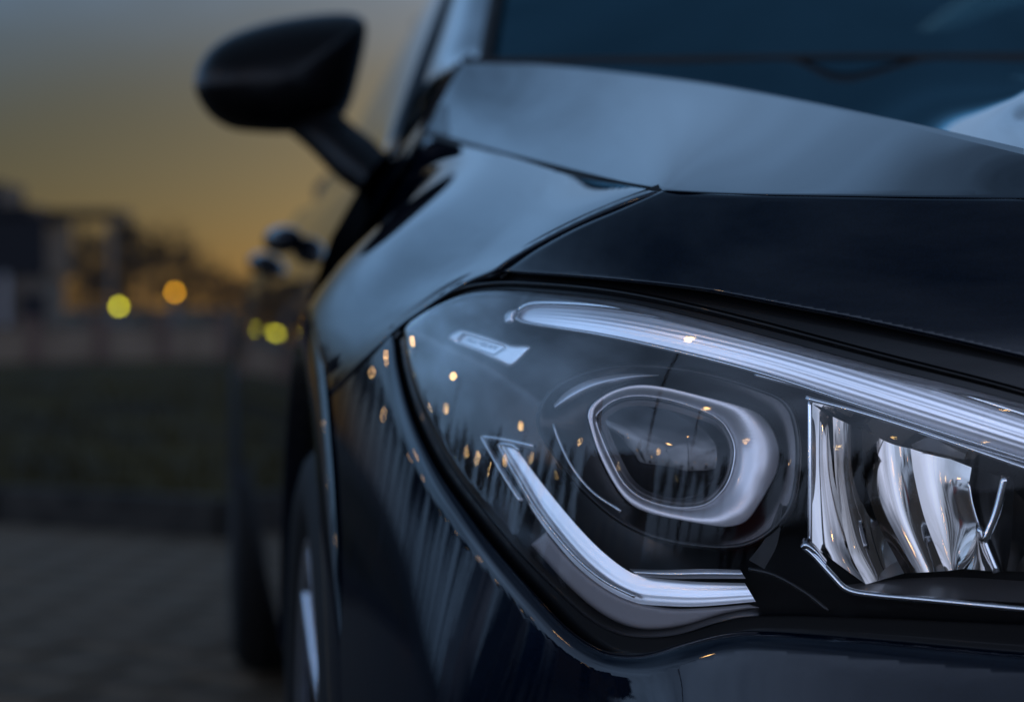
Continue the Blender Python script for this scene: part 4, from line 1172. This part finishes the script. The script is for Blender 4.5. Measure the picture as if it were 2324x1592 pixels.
for k, (az, el, D) in enumerate([(-31, 8, 24), (-38, 3.4, 45), (-50, 3, 70), (-53, 2.9, 75), (-56, 2.7, 82), (-60, 3.3, 60), (-66, 3.8, 50), (-72, 3.1, 60), (-76, 5.4, 35), (-85, 3.8, 52), (-92, 5, 38), (-98, 10, 20), (-105, 6, 33),
                               (-112, 3.8, 50), (-118, 5, 40), (-126, 6, 34), (-135, 5, 40), (-150, 7, 30), (-170, 6, 36), (-43, 4.6, 40), (-47, 2.4, 88), (-63, 5.6, 34), (-69, 2.5, 85), (-80, 2.7, 78), (-88, 2.4, 90), (-96, 3.0, 70), (-160, 4.5, 44), (176, 7, 28), (165, 5, 40), (152, 6, 36), (-140, 3.2, 60), (-24, 3.6, 50), (-28, 2.2, 95), (-179, 34, 8), (-136, 10.6, 25), (-166, 23, 12), (-90, 24, 11), (-44, 7.5, 27)]):
    a_ = rad(az)
    gq = ('street lamps spread over the car park', 'slender street lamp with a warm light on the far side of the car park')
    if k == 0: gq = (None, 'street lamp with a warm light standing near the wheel-arch side of the verge')
    if k == 11: gq = (None, 'street lamp with a warm light mirrored with its whole pole in the bumper')
    street_lamp(.2 + D * math.sin(a_), 1.0 + D * math.cos(a_), .7 + D * math.tan(rad(el)), a_ + rad(90), gq[1], gq[0])
# house with a pitched roof, mirrored in the headlight
hs = tag(empty('house', (-56, 6, 0), rad(-80)), 'brick house with a pitched tiled roof, mirrored in the headlight', 'house')
MB().box((0, 0, 1.4), (13, 7, 2.8)).add([(-6.5, -3.5, 2.8), (-6.5, 3.5, 2.8), (-6.5, 0, 5.3), (6.5, -3.5, 2.8), (6.5, 3.5, 2.8), (6.5, 0, 5.3)], [(0, 1, 2), (3, 5, 4)]).build('wall', M_HOUSEWALL, hs)
rf = MB()
for sg in (-1, 1):
    rf.add([(-7, sg * 3.9, 2.55), (7, sg * 3.9, 2.55), (7, 0, 5.45), (-7, 0, 5.45), (-7, sg * 3.9, 2.7), (7, sg * 3.9, 2.7), (7, 0, 5.6), (-7, 0, 5.6)], [(0, 1, 2, 3), (4, 5, 6, 7), (0, 1, 5, 4), (0, 3, 7, 4), (1, 2, 6, 5)])
rfo = rf.build('roof', M_ROOFTILE, hs)
MB().box((3.5, .6, 5.7), (.7, .7, 1.3)).build('chimney', M_HOUSEWALL, rfo)
for i, x in enumerate((-4.8, -2.2, 2.2, 4.8)):
    f = MB().box((x, 3.53, 1.5), (1.3, .08, 1.2)).build('window', M_WHITEPOST, hs)
    MB().box((x, 3.58, 1.5), (1.14, .04, 1.04)).build('pane', M_LITGLASS if i == 9 else M_HGLASS, f)
MB().box((0, 3.53, 1.05), (1.0, .08, 2.1)).build('door', M_DARKCLAD, hs)
# parked cars on the far side of the lot, mirrored in the bumper
def parked_car(x, y, rz, col, label):
    t = tag(empty('parked_car', (x, y, 0), rz), label, 'car', 'cars parked in front of the tree row')
    m = mat('paint_' + label.split()[0], col, .3, .3, 1.0, .03)
    prof = [(-2.1, .35), (-2.15, .65), (-2.0, .82), (-1.1, .92), (-.45, 1.38), (.9, 1.42), (1.6, 1.05), (2.05, .98), (2.15, .6), (2.1, .35)]
    V = []
    for yy, k in ((-.86, .0), (-.80, 1), (.80, 1), (.86, 0)):
        for px_, z in prof:
            V.append((px_ * (1 if k else .985), yy * (1 - .18 * max(0, z - .9) / .5), z - (0 if k else .02)))
    n = len(prof); Fc = []
    for i in range(3):
        for j in range(n):
            Fc.append((i * n + j, i * n + (j + 1) % n, (i + 1) * n + (j + 1) % n, (i + 1) * n + j))
    Fc += [tuple(range(n)), tuple(reversed(range(3 * n, 4 * n)))]
    mk('body', V, Fc, m, t, False)
    for sg in (-1, 1):
        mk('side_window', [(-.95, sg * .825, .95), (1.35, sg * .825, 1.0), (.85, sg * .735, 1.34), (-.42, sg * .735, 1.32)], [(0, 1, 2, 3)], M_HGLASS, t, False)
        for xx in (-1.35, 1.3):
            w_ = MB(); w_.lathe_x([(-.1, .0), (-.1, .2), (-.11, .30), (-.05, .32), (.05, .32), (.11, .30), (.1, .2), (.1, 0)], (0, 0, 0), 24)
            V2 = [(xx + v[1], sg * .78 + v[0], .32 + v[2]) for v in w_.V]
            mk('wheel', V2, w_.F, M_TYRE, t, True)
    mk('windscreen', [(-1.06, -.70, .955), (-1.06, .70, .955), (-.5, .62, 1.36), (-.5, -.62, 1.36)], [(0, 1, 2, 3)], M_HGLASS, t, False)
for x, y, c, lb in ((-21.5, 13.4, (.35, .36, .38), 'silver parked hatchback mirrored in the bumper corner'), (-23.5, 10.6, (.02, .02, .025), 'black parked hatchback mirrored in the bumper corner'), (-24.5, 7.5, (.03, .06, .12), 'blue parked hatchback mirrored in the bumper corner'), (-24, -6.5, (.3, .03, .02), 'red parked hatchback mirrored in the bumper corner')):
    parked_car(x, y, rad(4), c, lb)
